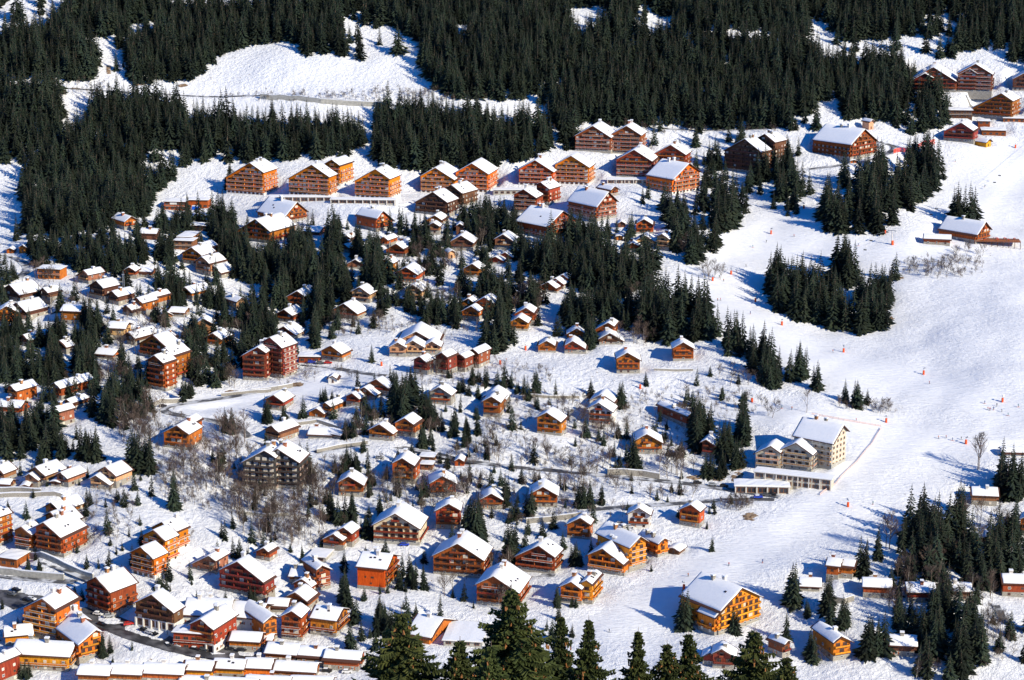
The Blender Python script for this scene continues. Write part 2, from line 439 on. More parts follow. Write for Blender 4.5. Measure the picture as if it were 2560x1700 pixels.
B(H_,'rd','cha','red-brown chalet with broad snow roof and white corner', G(1,1,700,820,950,1215,1370,-25,80))
B(H_,'or','cha','cluster of three orange gables beside the road turn', G(1,1,1865,1960,2020,1170,1275,-20,0), G(1,1,2010,2110,2200,1160,1340,-20,0), G(1,1,1885,1990,2060,1240,1385,-20,40))
# --- (2,1)
B(A_,'rd','apt','brown block with stone lower floors and orange rear wing', G(2,1,5,110,235,165,395,-20,65), G(2,1,215,270,350,100,310,-32,110))
B(A_,'or','apt','orange lodge with lit windows and big gable facing right', G(2,1,310,460,625,365,610,45,290))
B(A_,'rd','apt','red lodge with steep white roof and gable facing right', G(2,1,765,880,975,190,450,40,260,0.85))
B(H_,'rd','cha','small red lodge roof peeping from behind the red lodge', G(2,1,900,945,990,140,240,40,130))
B(H_,'or','cha','chalet with wide balcony below the red lodge', G(2,1,1130,1215,1310,440,585,-5,0))
B(S_,'dk','plain','snow-buried shed left of the wide-balcony chalet', G(2,1,965,1010,1060,460,525,0,0))
B(H_,'tan','cha','pale modern chalet with glass front at the trees', G(2,1,1325,1385,1450,575,740,-27,90), G(2,1,1120,1225,1320,592,700,-10,0))
B(H_,'rd','cha','small red gable left of the pale modern chalet', G(2,1,1035,1110,1200,655,745,-5,0))
B(S_,'or','plain','tiny orange shed left of the pale modern chalet', G(2,1,965,990,1020,595,645,0,0))
B(H_,'rd','cha','chalet with three stepped roofs inside the dark spruces', G(2,1,220,330,420,1022,1125,-25,0), G(2,1,330,405,480,985,1090,-25,0), G(2,1,400,470,520,950,1060,-25,45))
B(H_,'or','cha','double orange chalet with a lower front gable', G(2,1,10,130,215,1255,1420,-10,0), G(2,1,-30,65,150,1340,1480,-10,0))
B(H_,'or','cha','small orange chalet above two piste-side chalets', G(2,1,490,595,680,1445,1555,0,0))
B(H_,'rd','cha','chalet with curved snow ridge under tall spruces', G(2,1,750,890,950,1390,1530,-15,0))
B(H_,'dk','cha','dark chalet shaded by spruces at the piste edge', G(2,1,790,900,1040,1490,1610,0,0))
# --- (3,1)
B('restaurant','or','cha','piste restaurant with steep white roof and sun terrace', G(3,1,1880,1985,2065,465,660,45,290,0.78), E(3,1,1440,1670,632,690,-12,10))
# --- (0,2)
B(H_,'or','cha','orange house with sharp white roof in left spruces', E(0,2,875,1050,122,170,-18,9))
B(H_,'dk','cha','dark chalet with blue-shadowed roof in left spruces', G(0,2,520,560,630,-10,110,-36,75))
B(A_,'or','apt','tall terraced residence stepping down in three blocks', G(0,2,1260,1430,1560,-60,170,-32,110), G(0,2,1470,1545,1640,55,350,-32,120), G(0,2,1355,1450,1545,125,455,-32,90))
B(H_,'or','cha','orange chalet with level white roof, far left middle', G(0,2,60,120,180,400,580,-36,150))
B(H_,'or','cha','orange house under smooth snow roof at left edge', E(0,2,-60,190,605,700,-14,10))
B(H_,'rd','cha','long chalet with red shutters and wavy snow roof', G(0,2,480,525,585,375,545,-36,240))
B(H_,'rd','cha','small red chalet below the wavy-roofed chalet', G(0,2,585,630,685,530,645,-32,120))
B(H_,'br','cha','tall narrow grey-brown chalet on stilts in the shade', G(0,2,500,520,570,600,790,-40,120))
B(H_,'or','cha','orange chalet with glazed front below the hairpin road', G(0,2,1490,1645,1760,770,1000,-20,0), G(0,2,1640,1730,1800,710,940,-20,65))
B(H_,'br','cha','snow-roofed chalet at the left edge above a wall', G(0,2,-120,-20,60,1150,1300,-30,90), E(0,2,-20,90,1322,1370,-12,7))
B(H_,'br','cha','brown chalet with chimneys, left of the stone garage', G(0,2,240,350,450,1150,1320,-32,140), G(0,2,215,285,370,1215,1340,-20,0))
B(S_,'or','plain','small hut under the brown chalet with chimneys', G(0,2,180,230,280,1315,1385,0,0))
B(H_,'br','cha','chalet with arched stone garage and two chimneys', G(0,2,505,580,650,1200,1345,-32,130), G(0,2,475,515,560,1295,1350,-15,0))
B(H_,'tan','cha','tan stone chalet with two staggered gables', G(0,2,880,985,1095,1150,1330,-30,120), G(0,2,815,895,1030,1230,1372,-15,0))
# --- (1,2)
B(A_,'rr','apt','red-walled residence with dark balconies', G(1,2,-140,30,110,50,370,-15,0), G(1,2,60,150,270,-40,335,-32,115))
B(S_,'rd','plain','low garage row with red doors and snowy flat roof', E(1,2,395,590,150,205,-3,8,1))
B(H_,'or','cha','orange chalet with snow-loaded double roof above garages', G(1,2,585,700,810,35,190,-25,75))
B(H_,'tan','cha','unfinished pale timber chalet with triple gables', G(1,2,1215,1310,1390,5,155,-5,0), G(1,2,1370,1450,1560,-12,150,-5,0), G(1,2,1540,1625,1710,-5,130,-5,0), G(1,2,1290,1480,1690,-95,60,-5,0))
B(A_,'rr','cha','dark red terrace of four stepped gables', G(1,2,1440,1520,1590,135,310,-30,40), G(1,2,1640,1720,1780,100,310,-30,90), G(1,2,1840,1890,1935,115,290,-30,85), G(1,2,1955,2010,2065,65,255,-30,110))
B(S_,'wh','plain','tiny white transformer hut with red gable', G(1,2,660,705,760,315,400,-5,0))
B(H_,'rd','cha','red-brown chalet with deck below the wall', G(1,2,75,170,265,490,640,-20,80))
B(H_,'or','cha','low orange chalet with a dark snow-covered wing', G(1,2,600,650,700,560,690,-32,160), G(1,2,470,560,640,615,715,-20,0))
B(H_,'rd','cha','three red chalets climbing the slope under one roofline', G(1,2,815,890,960,475,605,-25,50), G(1,2,920,1005,1110,420,540,-25,50), G(1,2,1005,1115,1240,345,495,-25,50))
B(H_,'st','cha','grey stone chalet with orange shutters', G(1,2,1590,1695,1810,415,595,-15,40))
B(H_,'rd','cha','dark chalet with two stacked balconies on stone base', G(1,2,2080,2175,2260,505,712,-12,55), G(1,2,2085,2195,2310,455,600,-12,0))
B(H_,'br','cha','weathered brown chalet beside a sunken grey hall', G(1,2,70,160,240,770,930,-36,160))
B(H_,'st','plain','sunken grey stone hall under snow', E(1,2,480,700,862,908,-8,10), E(1,2,640,780,870,900,-30,7))
B(H_,'or','cha','stone and orange double chalet above the retaining wall', G(1,2,1025,1145,1270,760,912,-20,30), G(1,2,1265,1380,1480,700,885,-20,65))
B('hotel','bk','apt','charcoal hotel with stone panels and winged roof', G(1,2,-140,95,200,1000,1375,-12,0), G(1,2,150,215,420,985,1362,-12,60))
B(H_,'or','cha','tall orange chalet with four floors of shutters', G(1,2,1240,1355,1480,1070,1320,-10,40))
B(S_,'br','plain','two snowy sheds behind the tall orange chalet', E(1,2,1515,1640,1085,1120,-10,6,1), E(1,2,1520,1625,1150,1190,-10,5,1))
B(H_,'rd','cha','red chalet with a spruce growing before its door', G(1,2,745,860,1000,1240,1440,-5,0))
B(H_,'or','cha','orange chalet with dark loggia under its gable', G(1,2,1590,1720,1860,1235,1445,5,0))
B(S_,'or','plain','small orange hut by the middle road', G(1,2,1840,1875,1915,1075,1165,-5,0))
B(H_,'rd','cha','red chalet below the diamond lattice wall', G(1,2,2045,2170,2290,1395,1560,0,0))
# --- (2,2)
B(H_,'or','cha','small orange chalet left of a bare slope', G(2,2,225,320,410,-10,112,-5,0))
B(H_,'rd','cha','small red chalet with a hooded porch', G(2,2,470,560,690,-8,125,-5,0))
B(H_,'or','cha','wide orange chalet with stone base near snow cannon', G(2,2,950,1060,1195,100,310,0,30))
B(H_,'or','cha','orange chalet highest beside the piste spruces', G(2,2,1470,1575,1690,5,190,0,30))
B(H_,'or','cha','square orange chalet wrapped by grey balconies', G(2,2,215,325,460,650,868,-18,60))
B(H_,'wh','cha','unfinished pale stone house with timber gable', G(2,2,690,800,930,560,785,-15,50), G(2,2,700,830,950,482,640,-15,0))
B(H_,'rd','cha','chalet with steep roof buried in spruces', G(2,2,1590,1640,1700,655,805,32,250))
B(H_,'or','cha','orange chalet right of a big lone spruce', G(2,2,1115,1240,1400,850,1045,0,0))
B(H_,'rr','cha','dull red chalet under spruces left of building site', G(2,2,1735,1790,1880,900,1075,-20,80))
B(H_,'or','cha','orange chalet with stone ground floor and blue shadow', G(2,2,150,285,425,1335,1540,-3,30))
# --- (3,2)
B('concrete_building','sc','site','unfinished concrete apartment building beside the piste', G(3,2,550,665,735,770,1140,52,330,0.75), G(3,2,105,255,400,930,1200,-25,110), G(3,2,-130,20,115,960,1200,-20,0), E(3,2,-110,560,1245,1350,-20,7,1))
B('concrete_building','sc','plain','low concrete garage below the building site', E(3,2,-300,190,1345,1415,-4,9,1))
B(H_,'br','cha','brown chalet with square snow roof above right spruces', E(3,2,1880,2100,1420,1525,-8,10))
B(S_,'wh','plain','small pale hut at the right edge of the piste', E(3,2,2160,2400,1040,1080,-4,8))
# --- (0,3)
B(A_,'or','cha','upper snow-roofed house at the left slope edge', G(0,2,395,490,580,1480,1610,-36,190))
B(A_,'or','apt','orange residence tucked behind the wide balconied block', G(0,3,400,485,610,0,150,-36,150))
B(A_,'or','apt','wide balconied block with two gables, lower left', G(0,3,120,215,320,135,370,-25,0), G(0,3,315,430,620,95,400,-27,165))
B(A_,'or','apt','orange block cut by the left edge', G(0,3,-160,-40,5,10,330,-36,110))
B(H_,'rd','plain','low garage with flat snow roof at left edge', E(0,3,-10,165,440,515,-20,10,1))
B(A_,'ob','aptw','orange residence of three blocks stepping downhill', G(0,3,1380,1520,1640,90,370,-32,110), G(0,3,1300,1440,1555,165,480,-32,100), G(0,3,1190,1325,1450,320,610,-32,100))
B(A_,'rd','apt','square red-brown block with wraparound balconies', G(0,3,775,915,1060,600,940,-38,205))
B(H_,'br','cha','low wide chalet right of the three stepped blocks', G(0,3,1745,1945,2010,400,575,-25,95))
B(A_,'rr','apt','red block with white-edged balconies behind small spruces', G(0,3,2000,2210,2470,455,775,-25,80))
B(A_,'yo','apt','bright orange stepped residence at the bottom left', G(0,3,190,420,565,800,1180,-26,155), E(0,3,60,290,1140,1245,14,10), G(0,3,640,780,830,970,1190,36,210), G(0,3,735,890,935,1085,1350,36,290), E(0,3,115,640,1325,1480,-8,14))
B(A_,'rd','cha','house corner with smooth snow roof at bottom left', G(0,3,-200,-60,5,1340,1620,-36,170))
B(A_,'dk','shop','dark gabled hall with white pillars on the street', G(0,3,1225,1425,1640,760,1085,-25,60))
B('market_hall','dk','shop','long shopping hall under broad snow roofs', E(0,3,1690,2090,960,1060,-6,18), E(0,3,2095,2380,975,1070,-14,16))
B(A_,'rd','shop','brown gabled shop building with white arcade front', G(0,3,1735,1875,2000,985,1300,-25,170), E(0,3,1600,1990,1135,1290,-10,7,1))
B(A_,'or','cha','orange house with plain gable behind the arcade', G(1,3,60,150,210,950,1190,34,260), E(0,3,2115,2400,1195,1300,-8,9))
for i, (a, b_, ye, yb, lab, col) in enumerate([
    (720,1000,1512,1610,'leftmost','rd'),(1008,1300,1506,1605,'second from left','or'),(1312,1680,1500,1600,'third from left','or'),
    (1690,1958,1470,1570,'fourth from left','yo'),(1966,2240,1455,1555,'fifth from left','yo'),(2248,2500,1450,1550,'sixth from left','yo')]):
    B('row_house',col,'cha','terraced house with snow roof, '+lab+' along bottom edge', E(0,3,a,b_,ye-8,yb,-6,9))
B('row_house','or','cha','long terraced house, rightmost of the bottom row', E(1,3,165,540,1472,1560,-8,9))
B('row_house','rd','cha','shop terrace, leftmost of three above the bottom row', E(1,3,85,370,1310,1400,-10,10))
B('row_house','rd','cha','shop terrace, middle of three above the bottom row', E(1,3,380,628,1340,1420,-10,10))
B('row_house','rd','cha','shop terrace, rightmost of three beside foreground spruces', E(1,3,625,945,1375,1480,-10,10))
B('row_house','rd','plain','lowest snow roof, left one at the very bottom', E(0,3,1640,2361,1600,1670,-6,7))
B('row_house','rd','plain','lowest snow roof, right one at the very bottom', E(1,3,-100,300,1588,1650,-6,7), E(1,3,310,690,1592,1660,-6,7))
B(S_,'rd','plain','small snowy annex above the shop terraces', E(1,3,20,140,1190,1235,-10,6))
# --- (1,3)
B(H_,'rd','cha','small chalet above the red block near a bushy spruce', G(1,3,-20,80,140,330,465,-25,60))
B(A_,'rd','apt','L-shaped red residence with stone chimney', G(1,3,560,605,700,490,740,32,160), E(1,3,310,430,597,670,-10,10), G(1,3,330,430,520,620,760,-25,60))
B(A_,'or','cha','orange chalet annexed to the L-shaped residence', G(1,3,265,370,500,740,915,-20,80), E(1,3,90,290,880,940,-10,9))
B(A_,'or','apt','orange residence with stone ground floor and stair tower', G(1,3,215,345,435,910,1200,-15,0), E(1,3,500,740,990,1155,-18,13))
B(A_,'ob','box','tall box-shaped orange building with side balconies', E(1,3,935,1190,520,735,-16,17))
B(H_,'rd','cha','red-fronted chalet left of the cream building', G(1,3,600,725,820,200,350,-20,0), G(1,3,720,820,900,140,330,-20,60))
B(A_,'cr','apt','cream building with dark timber roof and balconies', G(1,3,1065,1290,1520,15,312,-10,60))
B(H_,'rd','cha','chalet with stone lower floors below a road', G(1,3,1640,1780,1890,-75,175,-3,0))
B(A_,'rd','apt','large red chalet hotel on white pillars', G(1,3,1615,1865,2110,290,610,-12,75))
B(A_,'rd','apt','red chalet hotel with stone shopfront', G(1,3,2015,2195,2430,590,885,-15,110))
B('lodge','or','plain','long building with vast white roof behind foreground spruces', E(1,3,1380,1600,1150,1215,-26,22))
B('lodge','gr','plain','flat snow-covered hall with round vents', E(1,3,1730,2080,1215,1255,-8,20,1))
B(S_,'gr','plain','snow-covered garage left of the tall orange box', E(1,3,480,640,440,475,-15,10,1))
# --- (2,3)
B(A_,'rd','apt','red chalet hotel with white middle floor', G(2,3,15,250,400,310,575,-20,80))
B(H_,'or','cha','dark orange chalet on a stone base by the bend', G(2,3,490,630,725,55,265,-15,40))
B(H_,'wh','cha','white chalet with red upper gable', G(2,3,1050,1170,1280,-40,170,-10,20))
B(H_,'or','cha','round-balconied chalet at the edge of the piste', G(2,3,1530,1650,1735,-70,155,-25,60))
B('hotel','yo','apt','yellow-orange hotel with three gables at the piste', G(2,3,1060,1165,1250,225,530,36,290,0.7), G(2,3,685,840,1040,335,580,-25,0), G(2,3,1325,1390,1455,240,425,36,170))
B(S_,'dk','plain','small dark shed beside the yellow-orange hotel', G(2,3,1455,1485,1545,330,405,-30,20))
B(A_,'yo','apt','orange double-gabled chalet with round balconies', G(2,3,430,550,650,640,860,-20,0), G(2,3,620,690,750,628,860,-20,100))
B('hotel','yo','apt','large yellow-orange hotel casting a blue shadow', G(2,3,1870,2095,2315,700,1080,40,330), G(2,3,1840,1970,2070,850,1120,40,150))
B(H_,'rr','cha','deep red chalet among the foreground spruces', G(2,3,1830,1930,2060,1262,1470,-10,0), G(2,3,1740,1820,1860,1300,1430,-10,0))
# --- (3,3)
B(H_,'rr','cha','red chalet half hidden at the lower right spruces', G(3,3,120,165,205,1180,1350,40,130))
B(H_,'yo','cha','bright orange chalet with white base at lower right', G(3,3,575,660,780,1145,1380,22,150))
B(H_,'or','cha','orange chalet with split snow roof below the piste', E(3,3,540,640,500,640,-18,8), E(3,3,655,770,510,630,-18,8))
B(H_,'dk','cha','shaded chalet left of the split-roof chalet', E(3,3,300,470,690,750,-8,9))
B(H_,'rd','cha','red chalet, leftmost of three with level roofs', E(3,3,880,1110,695,810,-8,9))
B(H_,'rd','cha','red chalet, middle of three with level roofs', E(3,3,1285,1520,745,855,-4,10))
B(H_,'dk','cha','dark chalet, rightmost of three with level roofs', E(3,3,1660,1860,735,830,-6,9))
B(H_,'dk','cha','dark chalet with blue shadow on its roof, low right', E(3,3,1130,1340,1235,1350,-8,10))
B(H_,'or','cha','orange chalet with square white roof at upper right wood', E(3,3,1790,2010,235,330,-8,9))
B(H_,'rd','cha','long red chalet cut by the right edge', E(3,3,2165,2520,665,805,-5,10))
B(H_,'or','cha','orange gable cut by the right edge above long chalet', G(3,3,2310,2420,2500,20,240,-20,0))

# roads: (width, material, tile polyline)
ROADS = [
 (5.44, 'asphalt', [(0,0,-100,790),(0,0,470,812),(0,0,900,830),(0,0,1620,872),(0,0,2361,870),(1,0,500,905),(1,0,1220,975),(1,0,1500,985)]),
 (5.44, 'asphalt', [(0,1,-60,765),(0,1,110,790),(0,1,230,850),(0,1,275,930),(0,1,180,985)]),
 (4.76, 'asphalt', [(1,1,1640,1095),(1,1,1800,1150),(1,1,1830,1200),(1,1,1720,1245),(1,1,1580,1235)]),
 (4.76, 'asphalt', [(1,2,370,215),(1,2,700,245),(1,2,1080,325),(1,2,1200,330)]),
 (4.76, 'asphalt', [(0,2,2361,480),(0,2,1710,575),(0,2,1540,590),(0,2,1420,625),(0,2,1500,665),(0,2,1750,705),(0,2,1990,740),(0,2,2200,790),(0,2,2300,900)]),
 (4.76, 'asphalt', [(1,2,540,1035),(1,2,900,950),(1,2,1050,940),(1,2,1500,1010),(1,2,1900,1120),(2,2,0,1170),(2,2,400,1212),(2,2,870,1245),(2,2,1600,1325),(2,2,2100,1400),(2,2,2361,1432),(3,2,120,1440)]),
 (4.76, 'asphalt', [(3,2,60,1470),(2,2,2200,1460),(2,2,1900,1480),(2,2,1300,1520),(2,2,700,1568)]),
 (14, 'street', [(0,3,780,900),(0,3,900,1010),(0,3,1150,1090),(0,3,1500,1215),(0,3,2050,1335),(0,3,2400,1350)]),
 (22, 'street', [(0,3,-100,700),(0,3,150,780),(0,3,320,850)]),
 (4.08, 'asphalt', [(0,3,380,470),(0,3,560,530),(0,3,720,600),(0,3,840,650)]),
 (4.76, 'asphalt', [(0,3,-60,600),(0,3,350,650),(0,3,700,665)]),
 (4.08, 'asphalt', [(2,3,60,610),(2,3,230,600),(2,3,400,600)]),
 (5.44, 'asphalt', [(3,0,380,1560),(3,0,600,1530),(3,0,850,1510),(3,0,1060,1440),(3,0,1230,1370),(3,0,1150,1330),(3,0,1030,1310)]),
 (4.08, 'asphalt', [(2,0,1360,1180),(2,0,1900,1200),(2,0,2200,1195),(2,0,2361,1185)]),
 (3.4, 'asphalt', [(3,3,2100,880),(3,3,2200,960),(3,3,2100,1040),(3,3,2361,1110)]),
]
# retaining walls: (height, material, label, polyline)
WALLS = [
 (3.2,'gr','long lattice-faced retaining wall under the upper left road', [(1,0,40,925),(1,0,600,960),(1,0,1210,1015)]),
 (2.2,'st','curved stone wall above the hairpin road', [(0,2,1390,605),(0,2,1480,560),(0,2,1705,560)]),
 (1.8,'st','stone wall below the double stone and orange chalet', [(1,2,560,1040),(1,2,800,985),(1,2,1030,950)]),
 (2.2,'st','low stone wall below the red-walled residence', [(1,2,-40,490),(1,2,200,455),(1,2,340,425)]),
 (3.0,'st','dark stone vault wall with an orange door', [(2,2,880,1230),(2,2,1010,1225),(2,2,1200,1248),(2,2,1360,1280)]),
 (3.5,'gr','grey concrete wall beside the parked cars', [(2,2,2080,1375),(2,2,2361,1390)]),
 (2.4,'st','stone wall above the bend near the red hotel', [(2,3,130,120),(2,3,400,95),(2,3,640,70)]),
 (1.4,'st','stone wall left of two bare trees in mid slope', [(2,2,150,525),(2,2,400,535),(2,2,620,530)]),
 (1.2,'st','thin wall in front of two piste-side chalets', [(2,2,1310,290),(2,2,1670,285)]),
 (3.0,'gr','grey roadside wall at the lower left edge', [(0,3,-20,585),(0,3,300,615),(0,3,590,640)]),
 (2.6,'gr','concrete ramp wall right of the wide balconied block', [(0,3,280,400),(0,3,380,440),(0,3,600,530),(0,3,860,620)]),
 (2.0,'st','garden wall below the tan stone chalet', [(0,2,-20,1400),(0,2,200,1400),(0,2,380,1410)]),
 (2.0,'st','wall below the dark chalets near the road', [(0,2,-20,1450),(0,2,380,1430),(0,2,620,1430)]),
 (2.5,'st','round terrace wall below the split-roof chalet', [(3,3,600,850),(3,3,700,868),(3,3,790,840)]),
 (2.0,'gr','grey wall beneath the dark red chalet blocks', [(3,0,1830,880),(3,0,2050,880)]),
 (1.6,'st','long brown wall beside the white snow meadow', [(0,2,2040,525),(0,2,2300,495),(0,2,2500,470)]),
 (1.6,'st','wall above the brown chalet and grey hall', [(1,2,380,780),(1,2,560,765),(1,2,760,790)]),
 (1.5,'gr','thin dark wall crossing the bare-tree slope', [(0,2,2200,1600),(1,2,100,1625),(1,2,300,1612)]),
]
# spruce groups: (view x, view y, rx, ry, n, hmin, hmax)
SPR = [
(90,585,25,20,5,12,20),(180,590,90,30,16,10,18),(230,620,60,20,9,10,18),(330,600,60,36,14,12,20),(420,520,45,24,10,12,20),(500,540,45,34,12,12,20),
(560,610,60,40,20,13,22),(640,620,80,55,36,13,23),(740,620,90,75,52,13,23),(700,700,60,36,24,13,22),(735,740,45,20,12,12,20),(860,640,36,50,16,14,24),
(840,590,34,24,9,14,22),(930,700,40,12,7,8,15),(1000,575,50,20,8,10,18),(1110,510,50,20,12,12,20),(1160,530,46,30,12,13,21),(1240,590,56,40,22,13,22),
(1330,590,56,50,24,14,23),(1400,640,70,45,30,14,24),(1475,620,36,45,18,15,24),(1290,650,36,34,13,13,22),(1120,700,50,42,20,12,20),(1150,780,44,34,15,13,22),
(1240,710,26,20,7,13,20),(1330,735,46,26,13,13,22),(1350,785,26,20,6,12,18),(1560,750,76,40,40,15,26),(1500,730,34,34,15,15,26),(1625,770,30,12,7,12,18),
(1420,745,26,24,7,14,20),(1600,570,56,34,22,14,24),(1555,505,34,34,14,14,24),(1650,500,46,46,24,15,25),(1700,490,26,24,9,15,24),(1640,390,34,14,8,12,20),
(1770,405,56,24,22,14,24),(1830,450,36,24,12,13,22),(1825,490,20,10,6,10,15),(1740,435,18,14,4,12,18),
(1980,505,76,40,42,17,27),(2060,455,76,34,32,17,27),(2125,400,46,46,24,15,25),(2000,425,56,34,20,17,26),(1930,535,22,14,7,16,24),(2220,515,32,8,8,20,27),
(1810,700,36,26,16,16,25),(1870,735,36,16,13,17,25),(1950,612,22,8,5,20,25),(1945,750,26,18,8,16,24),(2005,750,36,20,14,15,24),(2035,705,24,24,9,15,22),(2065,642,3,2,1,17,18),(1985,772,9,3,2,6,9),
(1690,800,22,22,8,14,22),(1740,840,34,24,12,12,21),(1785,880,34,14,11,12,20),(1850,875,16,20,6,14,22),(1880,898,10,6,3,13,18),(1945,928,8,4,2,9,13),(1974,938,10,4,4,12,16),(2000,932,2,2,1,9,10),
(1607,886,2,1,1,10,11),(1702,886,2,1,1,7,8),(1490,892,2,1,1,8,9),(1239,908,8,4,3,10,15),(1428,935,9,5,3,10,16),(1363,908,3,2,1,10,11),(1637,866,2,1,1,6,7),
(1712,1005,10,24,6,12,20),(1700,1078,12,10,4,10,15),(1665,1050,18,16,7,13,19),(1600,1010,36,26,14,12,20),(1645,1095,26,8,7,9,14),(1457,1075,9,5,3,14,19),
(2120,1275,36,34,24,16,25),(2160,1245,46,34,26,16,25),(2200,1290,56,34,24,14,23),(2290,1295,54,34,28,14,22),(2330,1125,28,24,16,15,22),(2325,1240,26,14,8,14,20),(2245,1325,54,24,16,12,20),
(1990,1325,10,7,4,14,19),(2026,1295,5,4,2,14,18),(1826,1395,10,8,3,18,22),(1908,1405,9,10,4,14,20),(1858,1418,10,5,4,5,9),(2190,1455,36,34,26,14,22),(2232,1505,36,34,26,14,22),
(2130,1475,36,34,20,13,20),(2090,1440,26,14,7,10,16),(2015,1505,22,16,9,12,18),(1930,1445,24,10,6,10,15),(1872,1522,12,6,4,11,15),(1815,1472,6,4,2,10,14),(2170,1545,56,24,18,12,20),(1690,1462,10,5,2,11,14),(1578,1448,10,5,3,13,19),
(30,770,36,24,14,12,19),(130,800,54,24,16,12,19),(205,755,24,14,6,11,17),(260,690,26,12,6,11,17),(420,705,34,14,9,11,18),(500,700,34,14,9,11,18),(545,745,26,12,8,12,18),(370,745,26,10,7,10,16),(460,780,34,14,9,10,16),
(600,770,26,22,11,12,20),(640,810,8,6,3,12,18),(520,870,16,8,5,10,15),(495,835,24,10,5,10,15),(30,860,34,24,14,12,19),(110,860,34,24,13,12,19),(190,860,24,14,7,12,18),(250,970,12,16,6,13,20),(302,905,4,3,1,13,14),
(20,1010,18,28,10,14,21),(72,1020,12,16,5,14,21),(120,1020,14,8,4,10,15),(142,1050,8,6,3,12,18),(205,1055,26,8,8,11,17),(315,1078,9,8,4,15,20),(342,1082,9,6,4,13,18),(440,910,18,6,7,6,9),(404,1172,5,4,2,14,18),
(920,960,22,16,10,14,22),(945,925,12,10,4,14,21),(985,970,9,14,4,13,19),(1012,925,6,3,2,9,12),(975,1027,8,3,3,11,15),(1045,1006,5,3,2,10,14),(1077,994,4,2,2,7,10),(1160,900,3,2,1,8,9),(800,1008,18,5,5,8,12),(808,1088,18,6,7,9,14),
(852,1108,8,4,3,9,13),(620,966,10,7,4,8,13),(655,966,6,4,2,8,11),(530,998,13,5,4,9,14),(702,1090,11,5,4,12,17),(725,965,3,2,1,8,9),(752,925,18,4,5,6,9),(857,838,2,1,1,10,11),(1060,905,9,4,3,6,9),(1087,887,6,3,2,8,12),
(761,1197,5,4,2,13,17),(812,1197,3,3,2,12,16),(850,1236,7,4,3,11,15),(918,1208,6,4,2,9,13),(1092,1255,11,6,5,16,22),(1112,1240,8,6,3,14,19),(1180,1302,10,8,5,14,21),(1128,1155,7,3,3,8,12),(1155,1165,12,5,4,9,13),(1230,1176,5,3,2,8,11),
(1350,1166,18,4,6,9,13),(1385,1158,5,3,2,8,11),(1330,1300,10,6,5,8,12),(950,1347,5,4,2,12,16),(977,1360,4,3,2,10,13),(818,1430,3,2,1,12,13),(880,1445,12,14,8,9,14),(905,1465,12,8,5,8,13),(798,1385,7,12,4,10,15),
(872,1375,2,1,1,9,10),(840,1382,3,2,1,6,8),(697,1297,3,3,2,8,10),(560,1390,36,6,9,8,12),(232,1512,10,4,3,8,11),(65,1312,1,1,1,6,7),(92,1314,1,1,1,6,7),(60,1565,16,5,3,6,9),(372,1357,12,4,4,5,8),(1641,1270,3,2,1,7,8),
(1286,1397,3,2,2,9,11),(1325,1400,10,2,3,5,7),(1040,855,6,4,2,10,13),(1035,870,12,3,3,6,9),(960,720,20,8,6,8,12),(1000,740,20,8,6,10,15),(1190,905,8,4,2,6,8),(1060,845,8,4,2,8,11),
(548,440,16,10,8,14,20),(1800,665,26,18,14,18,25),(1850,685,36,18,16,18,26),(1952,650,26,12,10,20,27),(1910,705,36,26,18,17,25),(2000,695,26,18,12,15,23)]

# conifer forest, outlines of the tree feet (view coordinates) and metres between trees
FOREST = [
 ([(-60,-90),(470,-90),(1000,-90),(2450,-90),(2450,125),(2335,150),(2305,150),(2200,150),(2110,172),(2105,220),(2085,262),(2050,285),(1960,275),(1880,302),(1640,296),(1500,290),(1420,290),(1330,285),(1290,300),(1262,262),(1240,240),(1190,232),(1130,232),(1050,226),(1000,205),(975,160),(925,125),(870,125),(830,142),(760,120),(700,128),(690,100),(590,100),(520,120),(470,172),(430,190),(230,190),(100,182),(-60,178)], 4.9),
 ([(-60,208),(140,212),(150,280),(130,330),(60,375),(-60,372)], 5.2),
 ([(212,238),(330,240),(425,248),(450,284),(860,305),(850,320),(800,365),(700,362),(640,372),(560,372),(500,372),(445,375),(405,400),(370,440),(340,500),(250,520),(130,545),(60,540),(50,440),(80,380),(150,320),(205,290)], 5.0),
 ([(872,268),(940,262),(1130,266),(1262,288),(1285,335),(1240,362),(1190,372),(1150,385),(1060,388),(960,392),(880,385),(855,350)], 4.9),
 ([(1292,290),(1330,310),(1325,345),(1290,345)], 6.0),
 ([(2055,270),(2180,232),(2195,260),(2180,300),(2100,310),(2050,300)], 6.5),
 ([(2110,222),(2200,222),(2200,240),(2110,245)], 6.0),
 ([(2340,155),(2450,150),(2450,175),(2400,170)], 7.0),
]
HOLES = [ # clearings
 [(1865,45),(1905,50),(1945,95),(2200,85),(2205,122),(2060,150),(1900,150),(1850,120)],
 [(370,-90),(520,-90),(700,-20),(700,12),(520,30),(380,10)],
 [(60,-40),(180,-60),(190,20),(100,70),(-60,110),(-60,80)],
 [(1040,60),(1110,60),(1090,90),(1040,85)], [(1300,20),(1400,15),(1400,60),(1320,90)],
 [(1630,70),(1880,80),(1880,105),(1650,95)], [(230,130),(290,110),(280,190),(215,195)],
 [(790,75),(905,60),(985,115),(960,150),(800,130)], [(2120,140),(2320,110),(2330,150),(2110,175)],
 [(330,340),(420,345),(420,400),(330,420)],
]
